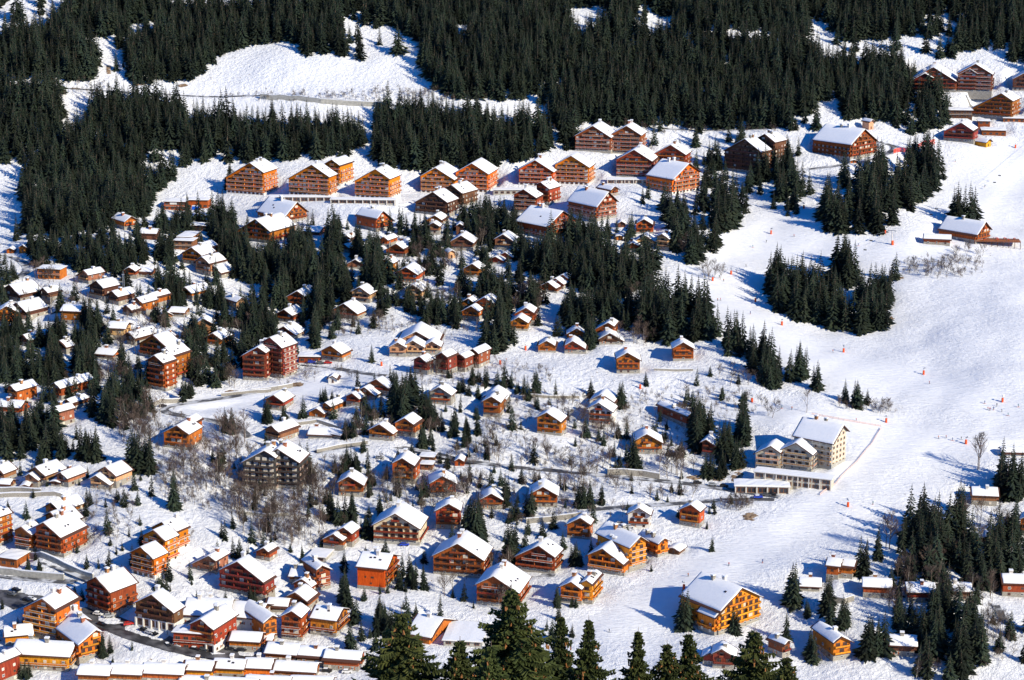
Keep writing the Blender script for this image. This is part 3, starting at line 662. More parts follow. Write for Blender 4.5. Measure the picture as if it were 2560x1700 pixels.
# bare deciduous trees (view x, y, rx, ry, n, hmin, hmax)
BARE = [(900,1000,120,30,26,7,12),(1100,1060,90,20,16,7,12),(1000,1180,120,30,22,7,13),(760,1130,60,40,20,8,14),(1300,1140,90,20,16,6,11),(1100,1320,80,20,10,7,12),(650,1240,70,20,16,8,14),(2220,1390,90,30,20,8,14),(2120,1340,60,30,16,8,14),(2250,1240,80,40,16,9,15),(420,860,60,20,12,8,13),(300,780,100,40,20,8,13),(150,700,100,40,14,8,12),(1000,680,80,30,14,8,13),(1450,780,60,30,12,8,13),(1640,640,30,10,6,9,12),(500,1090,110,50,56,7,14),(600,1190,80,56,40,8,16),(330,990,60,50,34,9,16),(700,1190,60,46,24,8,15),(900,1135,60,24,16,7,12),(1060,1130,60,16,12,6,10),(1250,1060,60,18,12,6,11),
(1380,1090,80,30,24,7,12),(1560,1085,40,26,14,8,14),(1300,965,60,18,12,7,11),(1400,1000,60,30,16,7,12),(520,1010,30,14,8,9,14),(830,750,90,8,22,6,10),(1010,610,60,26,18,8,14),(2150,625,60,16,14,5,9),
(2230,590,40,10,10,5,9),(2262,1085,8,4,2,17,20),(2048,1265,8,4,3,15,18),(2300,1450,26,26,7,8,13),(1210,710,30,36,10,9,14),(1480,690,30,20,7,9,14),(110,640,30,14,8,8,12),(250,880,60,18,14,8,13),
(520,890,26,8,6,9,13),(560,1030,20,16,5,14,18),(1150,1000,30,16,6,6,9),(1690,880,60,30,8,6,10),(1560,960,30,12,6,7,10),(1780,960,10,4,2,9,11),(1860,950,4,3,1,12,13),(2040,945,20,6,5,5,8),(1170,1400,30,14,5,10,13),
(1030,1370,14,6,3,10,13),(1130,1370,12,6,3,11,14),(860,1360,6,4,2,10,12),(440,1240,20,8,3,6,9),(1540,1150,60,10,8,6,9),(1000,860,30,10,8,7,11),(1330,930,40,8,6,5,8),(1580,590,20,6,5,10,14),(1240,520,20,10,5,10,14),
(1370,500,14,8,4,10,13),(480,1330,10,4,2,8,10),(1110,560,14,20,5,10,15),(2070,1400,40,20,8,7,12),(2130,1560,30,12,5,7,11),(1900,1530,30,10,4,5,8),(2180,1300,30,10,6,9,13),(380,1460,6,3,1,12,13),(1240,700,10,20,4,11,15),(540,770,30,10,7,8,12),(430,790,20,8,5,8,11)]
CARS = [ # tile coords, heading degrees, colour key
 (0,3,905,975,-20,'white'),(0,3,1005,1000,8,'silver'),(0,3,1185,1060,20,'red'),(0,3,1330,1115,-30,'black'),(0,3,1380,1135,-32,'white'),(0,3,1415,1145,-30,'black'),(0,3,940,1090,-25,'black'),(0,3,1545,1240,-60,'black'),
 (0,3,1630,1240,-22,'white'),(0,3,1800,1300,-20,'black'),(0,3,1885,1305,-20,'grey'),(0,3,2130,1285,12,'black'),(0,3,2230,1300,0,'black'),(0,3,150,745,-25,'black'),(0,3,105,795,-25,'grey'),(0,3,250,850,-25,'black'),(0,3,290,830,-25,'white'),
 (2,2,1710,1328,-8,'black'),(2,2,1850,1338,-12,'silver'),(2,2,1955,1348,-12,'black'),(2,2,2100,1375,-12,'grey'),(2,2,2195,1385,-12,'black'),(2,2,2270,1462,4,'blue'),(2,2,2350,1440,-10,'grey'),(3,2,35,1435,-14,'black'),
 (1,2,515,215,-5,'blue'),(1,2,590,217,-5,'grey'),(1,2,665,212,-5,'red'),(1,2,1140,1078,-12,'silver'),(1,3,655,1495,-10,'black'),(1,3,840,1505,0,'white'),(2,3,1000,128,-8,'silver'),(2,3,1085,165,-8,'white'),(0,2,1500,595,5,'black'),
 (1,3,1370,335,0,'blue'),(0,1,850,1215,-70,'silver')]
CANNON = [(3,1,330,335),(3,1,28,572),(3,1,1080,562),(3,1,128,1418),(2,1,2020,950),(2,1,1850,1005),(2,1,2245,1200),(2,2,1182,445),(2,2,2213,562),(3,2,697,97),(3,2,1435,302),(3,2,2162,555),(3,2,1090,742),(3,2,1825,945),
 (3,2,737,1525),(2,3,1585,715),(1,2,2252,220),(1,2,1158,228),(3,0,2282,1345),(2,0,832,250),(2,2,124,70)]
SKIERS = [(3,1,242,605),(3,1,836,688),(2,1,1720,1020),(2,1,1912,982),(2,1,1953,1015),(2,1,2075,940),(2,1,2130,970),(2,1,2160,878),(2,1,2222,702),(2,1,1897,1197),(2,1,1925,1195),(2,1,2198,1316),(2,1,2345,655),(3,1,2000,145),
 (3,2,600,104),(3,2,1490,392),(3,2,2000,575),(3,2,2110,598),(3,2,2310,608),(3,2,2030,632),(3,2,2046,637),(3,2,2080,630),(3,2,2158,653),(3,2,2216,688),(3,2,1575,900),(3,2,1645,893),(3,2,1703,918),(3,2,1785,908),(3,2,128,622),(3,2,220,632),
 (3,2,816,737),(3,2,1960,965),(3,2,2167,983),(3,2,967,1512),(2,3,1626,600),(2,3,2000,500),(2,3,2310,470),(2,3,900,1115),(3,0,1728,1480),(1,2,2310,195)]
# ------------------------------------------------------------------ survey: pixels to places
def place_volume(v):
    """solve a surveyed volume into metres: foot point, yaw, widths, heights, depth"""
    d = {}
    if v[0] == 'G':
        _, c, r, xl, xa, xr, ya, yb, phi, side = v[:10]
        px, py = TP(c, r, xa, yb)
        p, t = hit(px, py); s = FPX / t
        dl = math.asin(-ray(px, py)[2] / np.linalg.norm(ray(px, py)))
        cf = math.cos(R(phi)); ov = 1.0
        d['wl'] = max((xa - xl) * K / s / cf - ov, 2.2); d['wr'] = max((xr - xa) * K / s / cf - ov * (.6 if phi < 0 else 1), 2.2)
        Htot = (yb - ya) * K / s / math.cos(dl) - .75
        W = d['wl'] + d['wr']
        if side and abs(phi) > 9: D = side * K / s / abs(math.sin(R(phi))) - 1.0
        else: D = W * .95
        d['D'] = min(max(D, 6.5), 34)
        tp = v[10] if len(v) > 10 else .58
        wm = max(d['wl'], d['wr'])
        if Htot - tp * wm < 2.3: tp = max((Htot - 2.3) / wm, .22)
        d.update(kind='G', phi=phi, p=p, H=max(Htot, 3.0), tp=tp, s=s, W=W, t=t)
    else:
        c, r, xl, xr, ye, yb, psi, depth = v[1:9]; flat = len(v) > 9
        px, py = TP(c, r, (xl + xr) / 2, yb)
        p, t = hit(px, py); s = FPX / t
        dl = math.asin(-ray(px, py)[2] / np.linalg.norm(ray(px, py)))
        L = (xr - xl) * K / s / math.cos(R(psi))
        d.update(kind='E', phi=psi, p=p, L=max(L, 3.0), He=max((yb - ye) * K / s / math.cos(dl) - .3, 2.3), D=depth, flat=flat, s=s, tp=.42, t=t)
    return d

SURV = []
for b in BL:
    SURV.append([place_volume(v) for v in b[4]])

def local(dv, q):
    """footprint local frame: x along the front wall, y into the building"""
    a = R(dv['phi'])
    return np.array([dv['p'][0] + math.cos(a) * q[0] - math.sin(a) * q[1], dv['p'][1] + math.sin(a) * q[0] + math.cos(a) * q[1]])
def halfw(dv):
    return (dv['wl'], dv['wr']) if dv['kind'] == 'G' else (dv['L'] / 2, dv['L'] / 2)

def inpoly(X, Y, pol):
    X = np.asarray(X, float); Y = np.asarray(Y, float)
    ins = np.zeros(X.shape, bool); n = len(pol); j = n - 1
    for i in range(n):
        xi, yi = pol[i]; xj, yj = pol[j]
        if yi != yj:
            c_ = ((yi > Y) != (yj > Y)) & (X < (xj - xi) * (Y - yi) / (yj - yi) + xi)
            ins ^= c_
        j = i
    return ins

# ------------------------------------------------------------------ ground sheet
def axis(parts):
    out = []
    for a, b, st in parts: out.extend(np.arange(a, b, st))
    return np.array(out + [parts[-1][1]])
gx = axis([(-1500,-460,40),(-460,460,2.4),(460,1500,40)])
gy = axis([(-300,700,25),(700,760,8),(760,1420,2.4),(1420,1700,4),(1700,3300,40)])
GX, GY = np.meshgrid(gx, gy)
HZ = h0(GX, GY)
# irregular drifts and hollows (blurred random field at several sizes)
def blur(A, n):
    for _ in range(n):
        A = (A + np.roll(A, 1, 0) + np.roll(A, -1, 0) + np.roll(A, 1, 1) + np.roll(A, -1, 1)) / 5
    return A
_nr = np.random.RandomState(21)
_F = GY * cp - (HZ - CAM_Z) * sp
_PX = 1280 + FPX * GX / np.maximum(_F, 1); _PY = 850 - FPX * (GY * sp + (HZ - CAM_Z) * cp) / np.maximum(_F, 1)
PIS = [VP(*p) for p in [(2400,330),(2200,330),(2080,540),(1800,480),(1700,520),(1540,640),(1600,700),(1760,760),(1900,860),(1900,930),(1500,900),(1480,930),(1700,960),(2000,990),(1800,1180),(1560,1300),(1400,1400),(1300,1450),(1500,1530),(1600,1450),(1800,1300),(2050,1200),(2400,1000)]]
BANDS = [[VP(*p) for p in b_] for b_ in ([(1540,640),(1640,600),(1760,740),(1900,800),(2120,850),(2400,930),(2400,1010),(2180,935),(2000,900),(1850,850),(1700,790),(1600,700)],
  [(1480,915),(1760,940),(2060,975),(2400,1010),(2400,1040),(2180,1040),(2040,1060),(1930,1160),(1760,1290),(1560,1400),(1420,1470),(1300,1450),(1420,1400),(1600,1290),(1820,1180),(1990,1010),(1700,965),(1480,935)],
  [(1700,520),(1800,480),(1950,560),(2100,560),(2361,330),(2400,400),(2200,600),(1900,600),(1640,600)])]
PISM = inpoly(_PX, _PY, PIS).astype(float) * .5
for b_ in BANDS: PISM = np.maximum(PISM, inpoly(_PX, _PY, b_).astype(float))
PISM = blur(PISM, 8)
_win = (1 - .82 * PISM) * ((GY > 700) & (GY < 1700) & (abs(GX) < 470)).astype(float)
for n_, amp in ((3, .12), (14, .22), (60, .34)):
    A = blur(_nr.normal(size=HZ.shape), n_); A /= A.std()
    HZ += A * amp * _win

def blend_patch(cx, cy, rad, fn):
    ix = np.where((gx > cx - rad) & (gx < cx + rad))[0]; iy = np.where((gy > cy - rad) & (gy < cy + rad))[0]
    if len(ix) == 0 or len(iy) == 0: return
    sl = (slice(iy[0], iy[-1] + 1), slice(ix[0], ix[-1] + 1))
    HZ[sl] = fn(GX[sl], GY[sl], HZ[sl])

def sm(t):
    t = np.clip(t, 0, 1); return t * t * (3 - 2 * t)

# road benches
ROADP = []
for w, mk, pl in ROADS:
    pts = np.array([hit(*TP(*q))[0] for q in pl])
    # resample
    out = []
    for i in range(len(pts) - 1):
        n = max(int(np.linalg.norm(pts[i + 1][:2] - pts[i][:2]) / 3), 1)
        for k in range(n): out.append(pts[i] + (pts[i + 1] - pts[i]) * k / n)
    out.append(pts[-1]); out = np.array(out)
    for _ in range(10):
        out[1:-1] = (out[:-2] + 2 * out[1:-1] + out[2:]) / 4
    out[:, 2] = h0(out[:, 0], out[:, 1])
    z = out[:, 2]
    for _ in range(60): z[1:-1] = (z[:-2] + 2 * z[1:-1] + z[2:]) / 4
    ROADP.append((w, mk, out))
for w, mk, out in ROADP:
    D2 = np.full(HZ.shape, 1e9); ZR = np.zeros(HZ.shape)
    for p in out:
        ix = np.where(abs(gx - p[0]) < w + 8)[0]; iy = np.where(abs(gy - p[1]) < w + 8)[0]
        if len(ix) == 0 or len(iy) == 0: continue
        sl = (slice(iy[0], iy[-1] + 1), slice(ix[0], ix[-1] + 1))
        dd = (GX[sl] - p[0]) ** 2 + (GY[sl] - p[1]) ** 2
        m = dd < D2[sl]
        D2[sl] = np.where(m, dd, D2[sl]); ZR[sl] = np.where(m, p[2], ZR[sl])
    dist = np.sqrt(D2)
    k = 1 - sm((dist - (w / 2 + 1.8)) / 5.0)
    HZ[:] = np.where(D2 < 1e8, HZ * (1 - k) + (ZR - .12) * k, HZ)

# building pads
FOOT = []
for bi, vols in enumerate(SURV):
    for dv in vols:
        wl, wr = halfw(dv); D = dv['D']; a = R(dv['phi'])
        z0 = float(dv['p'][2])
        FOOT.append((dv['p'][0], dv['p'][1], a, wl, wr, D))
        def fn(X, Y, Z, dv=dv, wl=wl, wr=wr, D=D, a=a, z0=z0):
            dx = X - dv['p'][0]; dy = Y - dv['p'][1]
            lx = dx * math.cos(a) + dy * math.sin(a); ly = -dx * math.sin(a) + dy * math.cos(a)
            ex = np.maximum(np.maximum(-wl - lx, lx - wr), 0); ey = np.maximum(np.maximum(-ly, ly - D), 0)
            e = np.hypot(ex, ey)
            k = 1 - sm((e - 1.5) / 6.0)
            tgt = np.minimum(z0 + .04 * np.clip(ly, 0, 40), Z)
            tgt = np.where(ly < 1, Z * .3 + z0 * .7, tgt)
            return Z * (1 - k) + tgt * k
        c_ = local(dv, ((wr - wl) / 2, D / 2))
        blend_patch(c_[0], c_[1], max(wl + wr, D) * .75 + 9, fn)

def gz(x, y):
    i = min(max(np.searchsorted(gx, x) - 1, 0), len(gx) - 2); j = min(max(np.searchsorted(gy, y) - 1, 0), len(gy) - 2)
    u = (x - gx[i]) / (gx[i + 1] - gx[i]); v = (y - gy[j]) / (gy[j + 1] - gy[j])
    return float(HZ[j, i] * (1 - u) * (1 - v) + HZ[j, i + 1] * u * (1 - v) + HZ[j + 1, i] * (1 - u) * v + HZ[j + 1, i + 1] * u * v)

def ground_mesh():
    ny, nx = HZ.shape
    co = np.stack([GX, GY, HZ], -1).reshape(-1, 3)
    idx = np.arange(ny * nx).reshape(ny, nx)
    q = np.stack([idx[:-1, :-1], idx[:-1, 1:], idx[1:, 1:], idx[1:, :-1]], -1).reshape(-1, 4)
    me = bpy.data.meshes.new('snow_ground')
    me.vertices.add(len(co)); me.vertices.foreach_set('co', co.ravel())
    me.loops.add(q.size); me.loops.foreach_set('vertex_index', q.ravel())
    me.polygons.add(len(q)); me.polygons.foreach_set('loop_start', np.arange(0, q.size, 4)); me.polygons.foreach_set('loop_total', np.full(len(q), 4))
    me.polygons.foreach_set('use_smooth', np.ones(len(q), bool))
    me.update()
    # groomed area mask
    F = GY * cp - (HZ - CAM_Z) * sp
    PX = 1280 + FPX * GX / np.maximum(F, 1); PY = 850 - FPX * (GY * sp + (HZ - CAM_Z) * cp) / np.maximum(F, 1)
    m = np.zeros(HZ.shape)
    pol = [VP(*p) for p in [(2400,330),(2200,330),(2080,540),(1800,480),(1700,520),(1540,640),(1600,700),(1760,760),(1900,860),(1900,930),(1500,900),(1480,930),(1700,960),(2000,990),(1800,1180),(1560,1300),(1400,1400),(1300,1450),(1500,1530),(1600,1450),(1800,1300),(2050,1200),(2400,1000)]]
    m = PISM.copy()
    pol2 = [VP(*p) for p in [(380,930),(800,860),(860,870),(700,920),(480,960)]]
    m = np.maximum(m, inpoly(PX, PY, pol2))
    for _ in range(3):
        m[1:-1, 1:-1] = (m[1:-1, 1:-1] + m[:-2, 1:-1] + m[2:, 1:-1] + m[1:-1, :-2] + m[1:-1, 2:]) / 5
    at = me.attributes.new('piste', 'FLOAT', 'POINT'); at.data.foreach_set('value', m.ravel().astype(np.float32))
    me.materials.append(M['ground'])
    return me

g = bpy.data.objects.new('snow_ground', ground_mesh()); link(g); tag(g, 'snow-covered mountainside with groomed piste at the right', kind='structure')

for i, (w, mk, out) in enumerate(ROADP):
    mb = MB()
    n = len(out); L = []; Rr = []
    for k in range(n):
        t = out[min(k + 1, n - 1)] - out[max(k - 1, 0)]; t = t[:2] / (np.linalg.norm(t[:2]) + 1e-9)
        nn = np.array([-t[1], t[0]]); wv = w / 2 * (1 + .06 * math.sin(k * .7))
        a_ = out[k][:2] + nn * wv; b_ = out[k][:2] - nn * wv
        L.append((a_[0], a_[1], out[k][2] + .10)); Rr.append((b_[0], b_[1], out[k][2] + .10))
    for k in range(n - 1): mb.face([Rr[k], Rr[k + 1], L[k + 1], L[k]])
    o = mb.build('road', M[mk]); tag(o, kind='structure')

for h, mk, lab, pl in WALLS:
    pts = [hit(*TP(*q))[0] for q in pl]
    mb = MB(); cap = MB()
    P = []
    for i in range(len(pts) - 1):
        n = max(int(np.linalg.norm(pts[i + 1][:2] - pts[i][:2]) / 3.0), 1)
        for k in range(n): P.append(pts[i] + (pts[i + 1] - pts[i]) * k / n)
    P.append(pts[-1])
    for i in range(len(P) - 1):
        a_, b_ = P[i], P[i + 1]
        t = (b_ - a_)[:2]; t = t / (np.linalg.norm(t) + 1e-9); nn = np.array([-t[1], t[0]]) * .35
        za = gz(a_[0], a_[1]); zb = gz(b_[0], b_[1])
        for (m_, z1, z2, e) in ((mb, -2.5, h * (.85 + .15 * rng.random()), 1.0), (cap, h, h + .28, 1.3)):
            q = [(a_[0] - nn[0] * e, a_[1] - nn[1] * e), (b_[0] - nn[0] * e, b_[1] - nn[1] * e), (b_[0] + nn[0] * e, b_[1] + nn[1] * e), (a_[0] + nn[0] * e, a_[1] + nn[1] * e)]
            if z1 > 0: z1a, z2a, z1b, z2b = za + z1, za + z2, zb + z1, zb + z2
            else: z1a, z2a, z1b, z2b = za + z1, za + h, zb + z1, zb + h
            zz = [(z1a, z2a), (z1b, z2b), (z1b, z2b), (z1a, z2a)]
            bb = len(m_.v)
            m_.v.extend([(q[k][0], q[k][1], zz[k][0]) for k in range(4)]); m_.v.extend([(q[k][0], q[k][1], zz[k][1]) for k in range(4)])
            for f in ((3,2,1,0),(4,5,6,7),(0,1,5,4),(1,2,6,5),(2,3,7,6),(3,0,4,7)):
                m_.f.append(tuple(bb + j for j in f)); m_.m.append(0)
    w = mb.build('retaining_wall', M[mk]); tag(w, lab, 'wall')
    cap.build('snow_cap', M['snow'], w)

# ------------------------------------------------------------------ window, door, chimney meshes (unit size, shared)
def win_mesh(name, fr, pane, shut=None, mull=1, depth=.10):
    mb = MB(); t = .085
    mb.box(-.5, .5, -depth, 0.02, 0, t, 0); mb.box(-.5, .5, -depth, 0.02, 1 - t, 1, 0)
    mb.box(-.5, -.5 + t, -depth, 0.02, t, 1 - t, 0); mb.box(.5 - t, .5, -depth, 0.02, t, 1 - t, 0)
    for k in range(mull):
        x = -.5 + (k + 1) / (mull + 1); mb.box(x - .03, x + .03, -depth, 0.0, t, 1 - t, 0)
    mb.box(-.5 + t, .5 - t, -depth * .35, .02, t, 1 - t, 1)
    mats = [fr, pane]
    if shut:
        mb.box(-.88, -.53, -.07, 0.0, 0, 1, 2); mb.box(.53, .88, -.07, 0.0, 0, 1, 2); mats.append(shut)
    return mb.mesh(name, mats)
WIN = {
 'shut': win_mesh('window_shuttered', M['frame_w'], M['glass'], M['shutter']),
 'dark': win_mesh('window_dark', M['frame_b'], M['glass']),
 'white': win_mesh('window_white', M['frame_w'], M['glass']),
 'curt': win_mesh('window_curtained', M['frame_w'], M['curtain']),
 'door': win_mesh('balcony_door', M['frame_b'], M['glass'], mull=2),
 'doorw': win_mesh('balcony_door_white', M['frame_w'], M['curtain'], mull=2),
 'ply': win_mesh('window_opening', M['tan'], M['glass'], mull=0),
}
def chimney_mesh(mat):
    mb = MB(); mb.box(-.5, .5, -.5, .5, 0, 1.0, 0); mb.box(-.62, .62, -.62, .62, 1.0, 1.08, 0); mb.box(-.4, .4, -.4, .4, 1.08, 1.3, 0); mb.box(-.66, .66, -.66, .66, 1.3, 1.38, 0)
    mb.box(-.6, .6, -.6, .6, 1.385, 1.62, 1)
    return mb.mesh('chimney', [mat, M['snow']])
CHIM = [chimney_mesh(M['st']), chimney_mesh(M['slab']), chimney_mesh(M['br'])]
def skyl_mesh():
    mb = MB(); mb.box(-.5, .5, -.5, .5, 0, .12, 0); mb.box(-.42, .42, -.42, .42, .12, .14, 1)
    return mb.mesh('skylight', [M['roof'], M['glass']])
SKYL = skyl_mesh()
BALC = {}
def balcony_mesh(w, dp, wmat, smat, key):
    w = round(w * 2) / 2; k = (w, dp, key)
    if k in BALC: return BALC[k], w
    a = MB(); a.box(-w / 2, w / 2, -dp, 0.0, -.16, 0, 0); m1 = a.mesh('balcony', [smat])
    b = MB()
    b.box(-w / 2, w / 2, -dp - .02, -dp + .06, .12, .30, 0); b.box(-w / 2, w / 2, -dp - .02, -dp + .06, .34, .86, 0)
    for x in (-w / 2, w / 2 - .08): b.box(x, x + .08, -dp + .062, 0, .12, .86, 0)
    n = max(int(w / 2.5), 1)
    for i in range(n + 1):
        x = -w / 2 + w * i / n; b.box(x - .06, x + .06, -dp - .06, -dp - .022, -.15, .86, 0)
    b.box(-w / 2, w / 2, -dp - .04, -dp + .09, .865, .93, 1)
    m2 = b.mesh('railing', [wmat, M['roof'] if smat != M['slab'] else smat])
    BALC[k] = (m1, m2); return BALC[k], w

# ------------------------------------------------------------------ roofs
def roof_part(root, dv, dark):
    tp = dv['tp']; H = dv['H']; wl, wr, D = dv['wl'], dv['wr'], dv['D']
    ov = 1.0; fo = 1.5 if H > 7 else 1.1; bo = .8
    th = .34
    el = wl + ov; er = wr + ov
    zt = H
    poly = [(-el, zt - tp * el), (-el, zt - tp * el - th), (0, zt - th * 1.15), (er, zt - tp * er - th), (er, zt - tp * er), (0, zt)]
    mb = MB()
    # two slabs keep the cross-section convex
    mb.prism([(-el, zt - tp * el - th), (0, zt - th), (0, zt), (-el, zt - tp * el)], -fo, D + bo)
    mb.prism([(0, zt - th), (er, zt - tp * er - th), (er, zt - tp * er), (0, zt)], -fo, D + bo)
    rf = mb.build('roof', M['roof'], root)
    # snow blanket, thinner and ragged at the edges
    sn = MB(); nx = 5; ny = max(int((D + fo + bo) / 2.2), 3); sd_ = rng.random() * 100
    T = .24 + .22 * rng.random(); ie = rng.choice([rng.uniform(.10, .42), rng.uniform(.1, .4), rng.uniform(.6, 1.3)]); ig = rng.choice([rng.uniform(.12, .38), rng.uniform(.12, .38), rng.uniform(.5, .9)])
    def top(u, v):   # u -1..1 across, v 0..1 along
        x = -(el - ie) * (-u) if u < 0 else (er - ie) * u
        e = min(1, (1 - abs(u)) * 4 + .35) * min(1, min(v, 1 - v) * 5 + .55)
        tt = T * e * (1 + .22 * math.sin(x * .9 + sd_ + v * 5) * math.sin(v * 9 + sd_ * 2))
        jag = .22 * math.sin(x * 1.9 + sd_) * math.sin(x * .7 + sd_ * 3) 
        y = -fo + ig + (D + fo + bo - 2 * ig) * v + (jag if v in (0, 1) else 0)
        ez = .07 * math.sin(y * 1.7 + sd_) if abs(u) > .99 else 0
        return (x * (1 + ez * .08), y, zt - tp * abs(x) + tt - (0.06 if u == 0 else 0)), (x, y, zt - tp * abs(x) + .006)
    us = [-1, -.93, -.6, -.3, 0, .3, .6, .93, 1]; vs = [0, .03] + [.03 + .94 * i / ny for i in range(1, ny)] + [.97, 1]
    gt = [[top(u, v) for u in us] for v in vs]
    nu, nv = len(us), len(vs)
    for v_ in gt:
        for t_ in v_: sn.v.append(t_[0])
    base = len(sn.v)
    for v_ in gt:
        for t_ in v_: sn.v.append(t_[1])
    I = lambda j, i: j * nu + i
    for j in range(nv - 1):
        for i in range(nu - 1):
            sn.f.append((I(j, i), I(j, i + 1), I(j + 1, i + 1), I(j + 1, i))); sn.m.append(0)
    for j in range(nv - 1):
        sn.f.append((base + I(j, 0), I(j, 0), I(j + 1, 0), base + I(j + 1, 0))); sn.m.append(0)
        sn.f.append((I(j, nu - 1), base + I(j, nu - 1), base + I(j + 1, nu - 1), I(j + 1, nu - 1))); sn.m.append(0)
    for i in range(nu - 1):
        sn.f.append((base + I(0, i), base + I(0, i + 1), I(0, i + 1), I(0, i))); sn.m.append(0)
        sn.f.append((I(nv - 1, i), I(nv - 1, i + 1), base + I(nv - 1, i + 1), base + I(nv - 1, i))); sn.m.append(0)
    so = sn.build('snow', M['snow'], rf)
    so.data.polygons.foreach_set('use_smooth', [True] * len(so.data.polygons))
    return rf, T

def setp(o, off, a):
    """place a child built in a volume frame at the volume's frame under the root"""
    ca, sa = math.cos(a), math.sin(a)
    x, y, z = o.location
    o.location = (off[0] + ca * x - sa * y, off[1] + sa * x + ca * y, off[2] + z)
    o.rotation_euler = (o.rotation_euler[0], o.rotation_euler[1], o.rotation_euler[2] + a)

STY = {}
def volume(root, dv, col, style, off, a, small=False):
    """build one gabled (or flat) volume in its own frame, then move it under the root"""
    made = []
    def P(o): made.append(o); return o
    wood_ = M[col]
    apt = style in ('apt', 'aptw', 'site', 'shop')
    FH = 2.75
    if dv['kind'] == 'E':
        # long eave wall in front: gable axis runs along x
        L, D, He, tp = dv['L'], dv['D'], dv['He'], dv['tp']
        flat = dv['flat']
        hl = L / 2
        if flat:
            mb = MB(); mb.box(-hl, hl, 0, D, -4, He, 0); P(mb.build('wall', wood_, root))
            mb = MB(); mb.box(-hl - .7, hl + .7, -.9, D + .5, He + .003, He + .25, 0); rf = P(mb.build('roof', M['slab'] if col in ('wh', 'gr', 'sc') else M['roof'], root))
            sn = MB(); n = max(int(L / 2.5), 3); T = .45 if style != 'site' and col != 'gr' else .2
            xs = [-hl - .6 + (L + 1.2) * i / n for i in range(n + 1)]; ys = [-.8, -.6, D * .3, D * .65, D + .2, D + .4]
            for y in ys:
                for x in xs:
                    e = .55 if y in (ys[0], ys[-1]) or x in (xs[0], xs[-1]) else 1
                    sn.v.append((x, y, He + .25 + T * e * (1 + .2 * math.sin(x * .8 + y))))
            b = len(sn.v)
            for y in ys:
                for x in xs: sn.v.append((x, y, He + .255))
            nu = n + 1; nv = len(ys)
            for j in range(nv - 1):
                for i in range(nu - 1): sn.f.append((j*nu+i, j*nu+i+1, (j+1)*nu+i+1, (j+1)*nu+i)); sn.m.append(0)
                sn.f.append((b+j*nu, j*nu, (j+1)*nu, b+(j+1)*nu)); sn.m.append(0)
                sn.f.append((j*nu+nu-1, b+j*nu+nu-1, b+(j+1)*nu+nu-1, (j+1)*nu+nu-1)); sn.m.append(0)
            for i in range(nu - 1):
                sn.f.append((b+i, b+i+1, i+1, i)); sn.m.append(0)
            sn.build('snow', M['snow'], rf)
            front_y = 0; Hf = He; fl, fr = -hl, hl
            nf = 1 if He < 4.2 else int(He / 2.6)
            for f in range(nf):
                z = f * He / nf
                n = max(int(L / 3.4), 1)
                if L > 20 and col in ('gr', 'sc'):
                    n = max(int(L / 4.6), 1)
                    for k in range(n):
                        P(inst('opening', WIN['dark'], root, (-hl + L * (k + .5) / n, -.01, z + .35), 0, (L / n * .78, 1, He / nf - 1.0)))
                    continue
                for k in range(n):
                    x = -hl + L * (k + .5) / n
                    me = WIN['dark'] if col not in ('wh',) else WIN['white']
                    P(inst('window', me, root, (x, -.01, z + .55 if nf > 1 or He < 3 else z + .6), 0, (min(2.2, L / n * .66), 1, min(1.5, He / nf * .6))))
                if nf > 1 and f > 0 and col not in ('gr', 'sc'):
                    (m1, m2), w = balcony_mesh(L - .3, 1.0, wood_, M['slab'], col); bo_ = P(inst('balcony', m1, root, (0, 0, z))); inst('railing', m2, bo_)
            if col in ('gr', 'sc') and L > 20:
                n = int(L / 5)
                for k in range(n + 1):
                    mb = MB(); mb.box(-.2, .2, -.2, .2, -1.5, He - .02, 0)
                    P(mb.build('pillar', M['slab'], root, (-hl + L * k / n, -.55, 0)))
        else:
            gd = dict(kind='G', wl=D * .5, wr=D * .5, D=L, H=He + tp * D * .5, tp=tp)
            # a gabled volume turned so its ridge runs along x; its right-hand gable end faces +x
            a2 = a + R(90)
            ca, sa = math.cos(a), math.sin(a)
            o2 = (off[0] + ca * (L / 2) - sa * (D / 2), off[1] + sa * (L / 2) + ca * (D / 2), off[2])
            shell(root, gd, col, style, o2, a2, front_gable=True, side='left', small=small)
            return
        for o in made: setp(o, off, a)
        return
    shell(root, dv, col, style, off, a, front_gable=True, side='right' if dv['phi'] <= 0 else 'left', small=small)

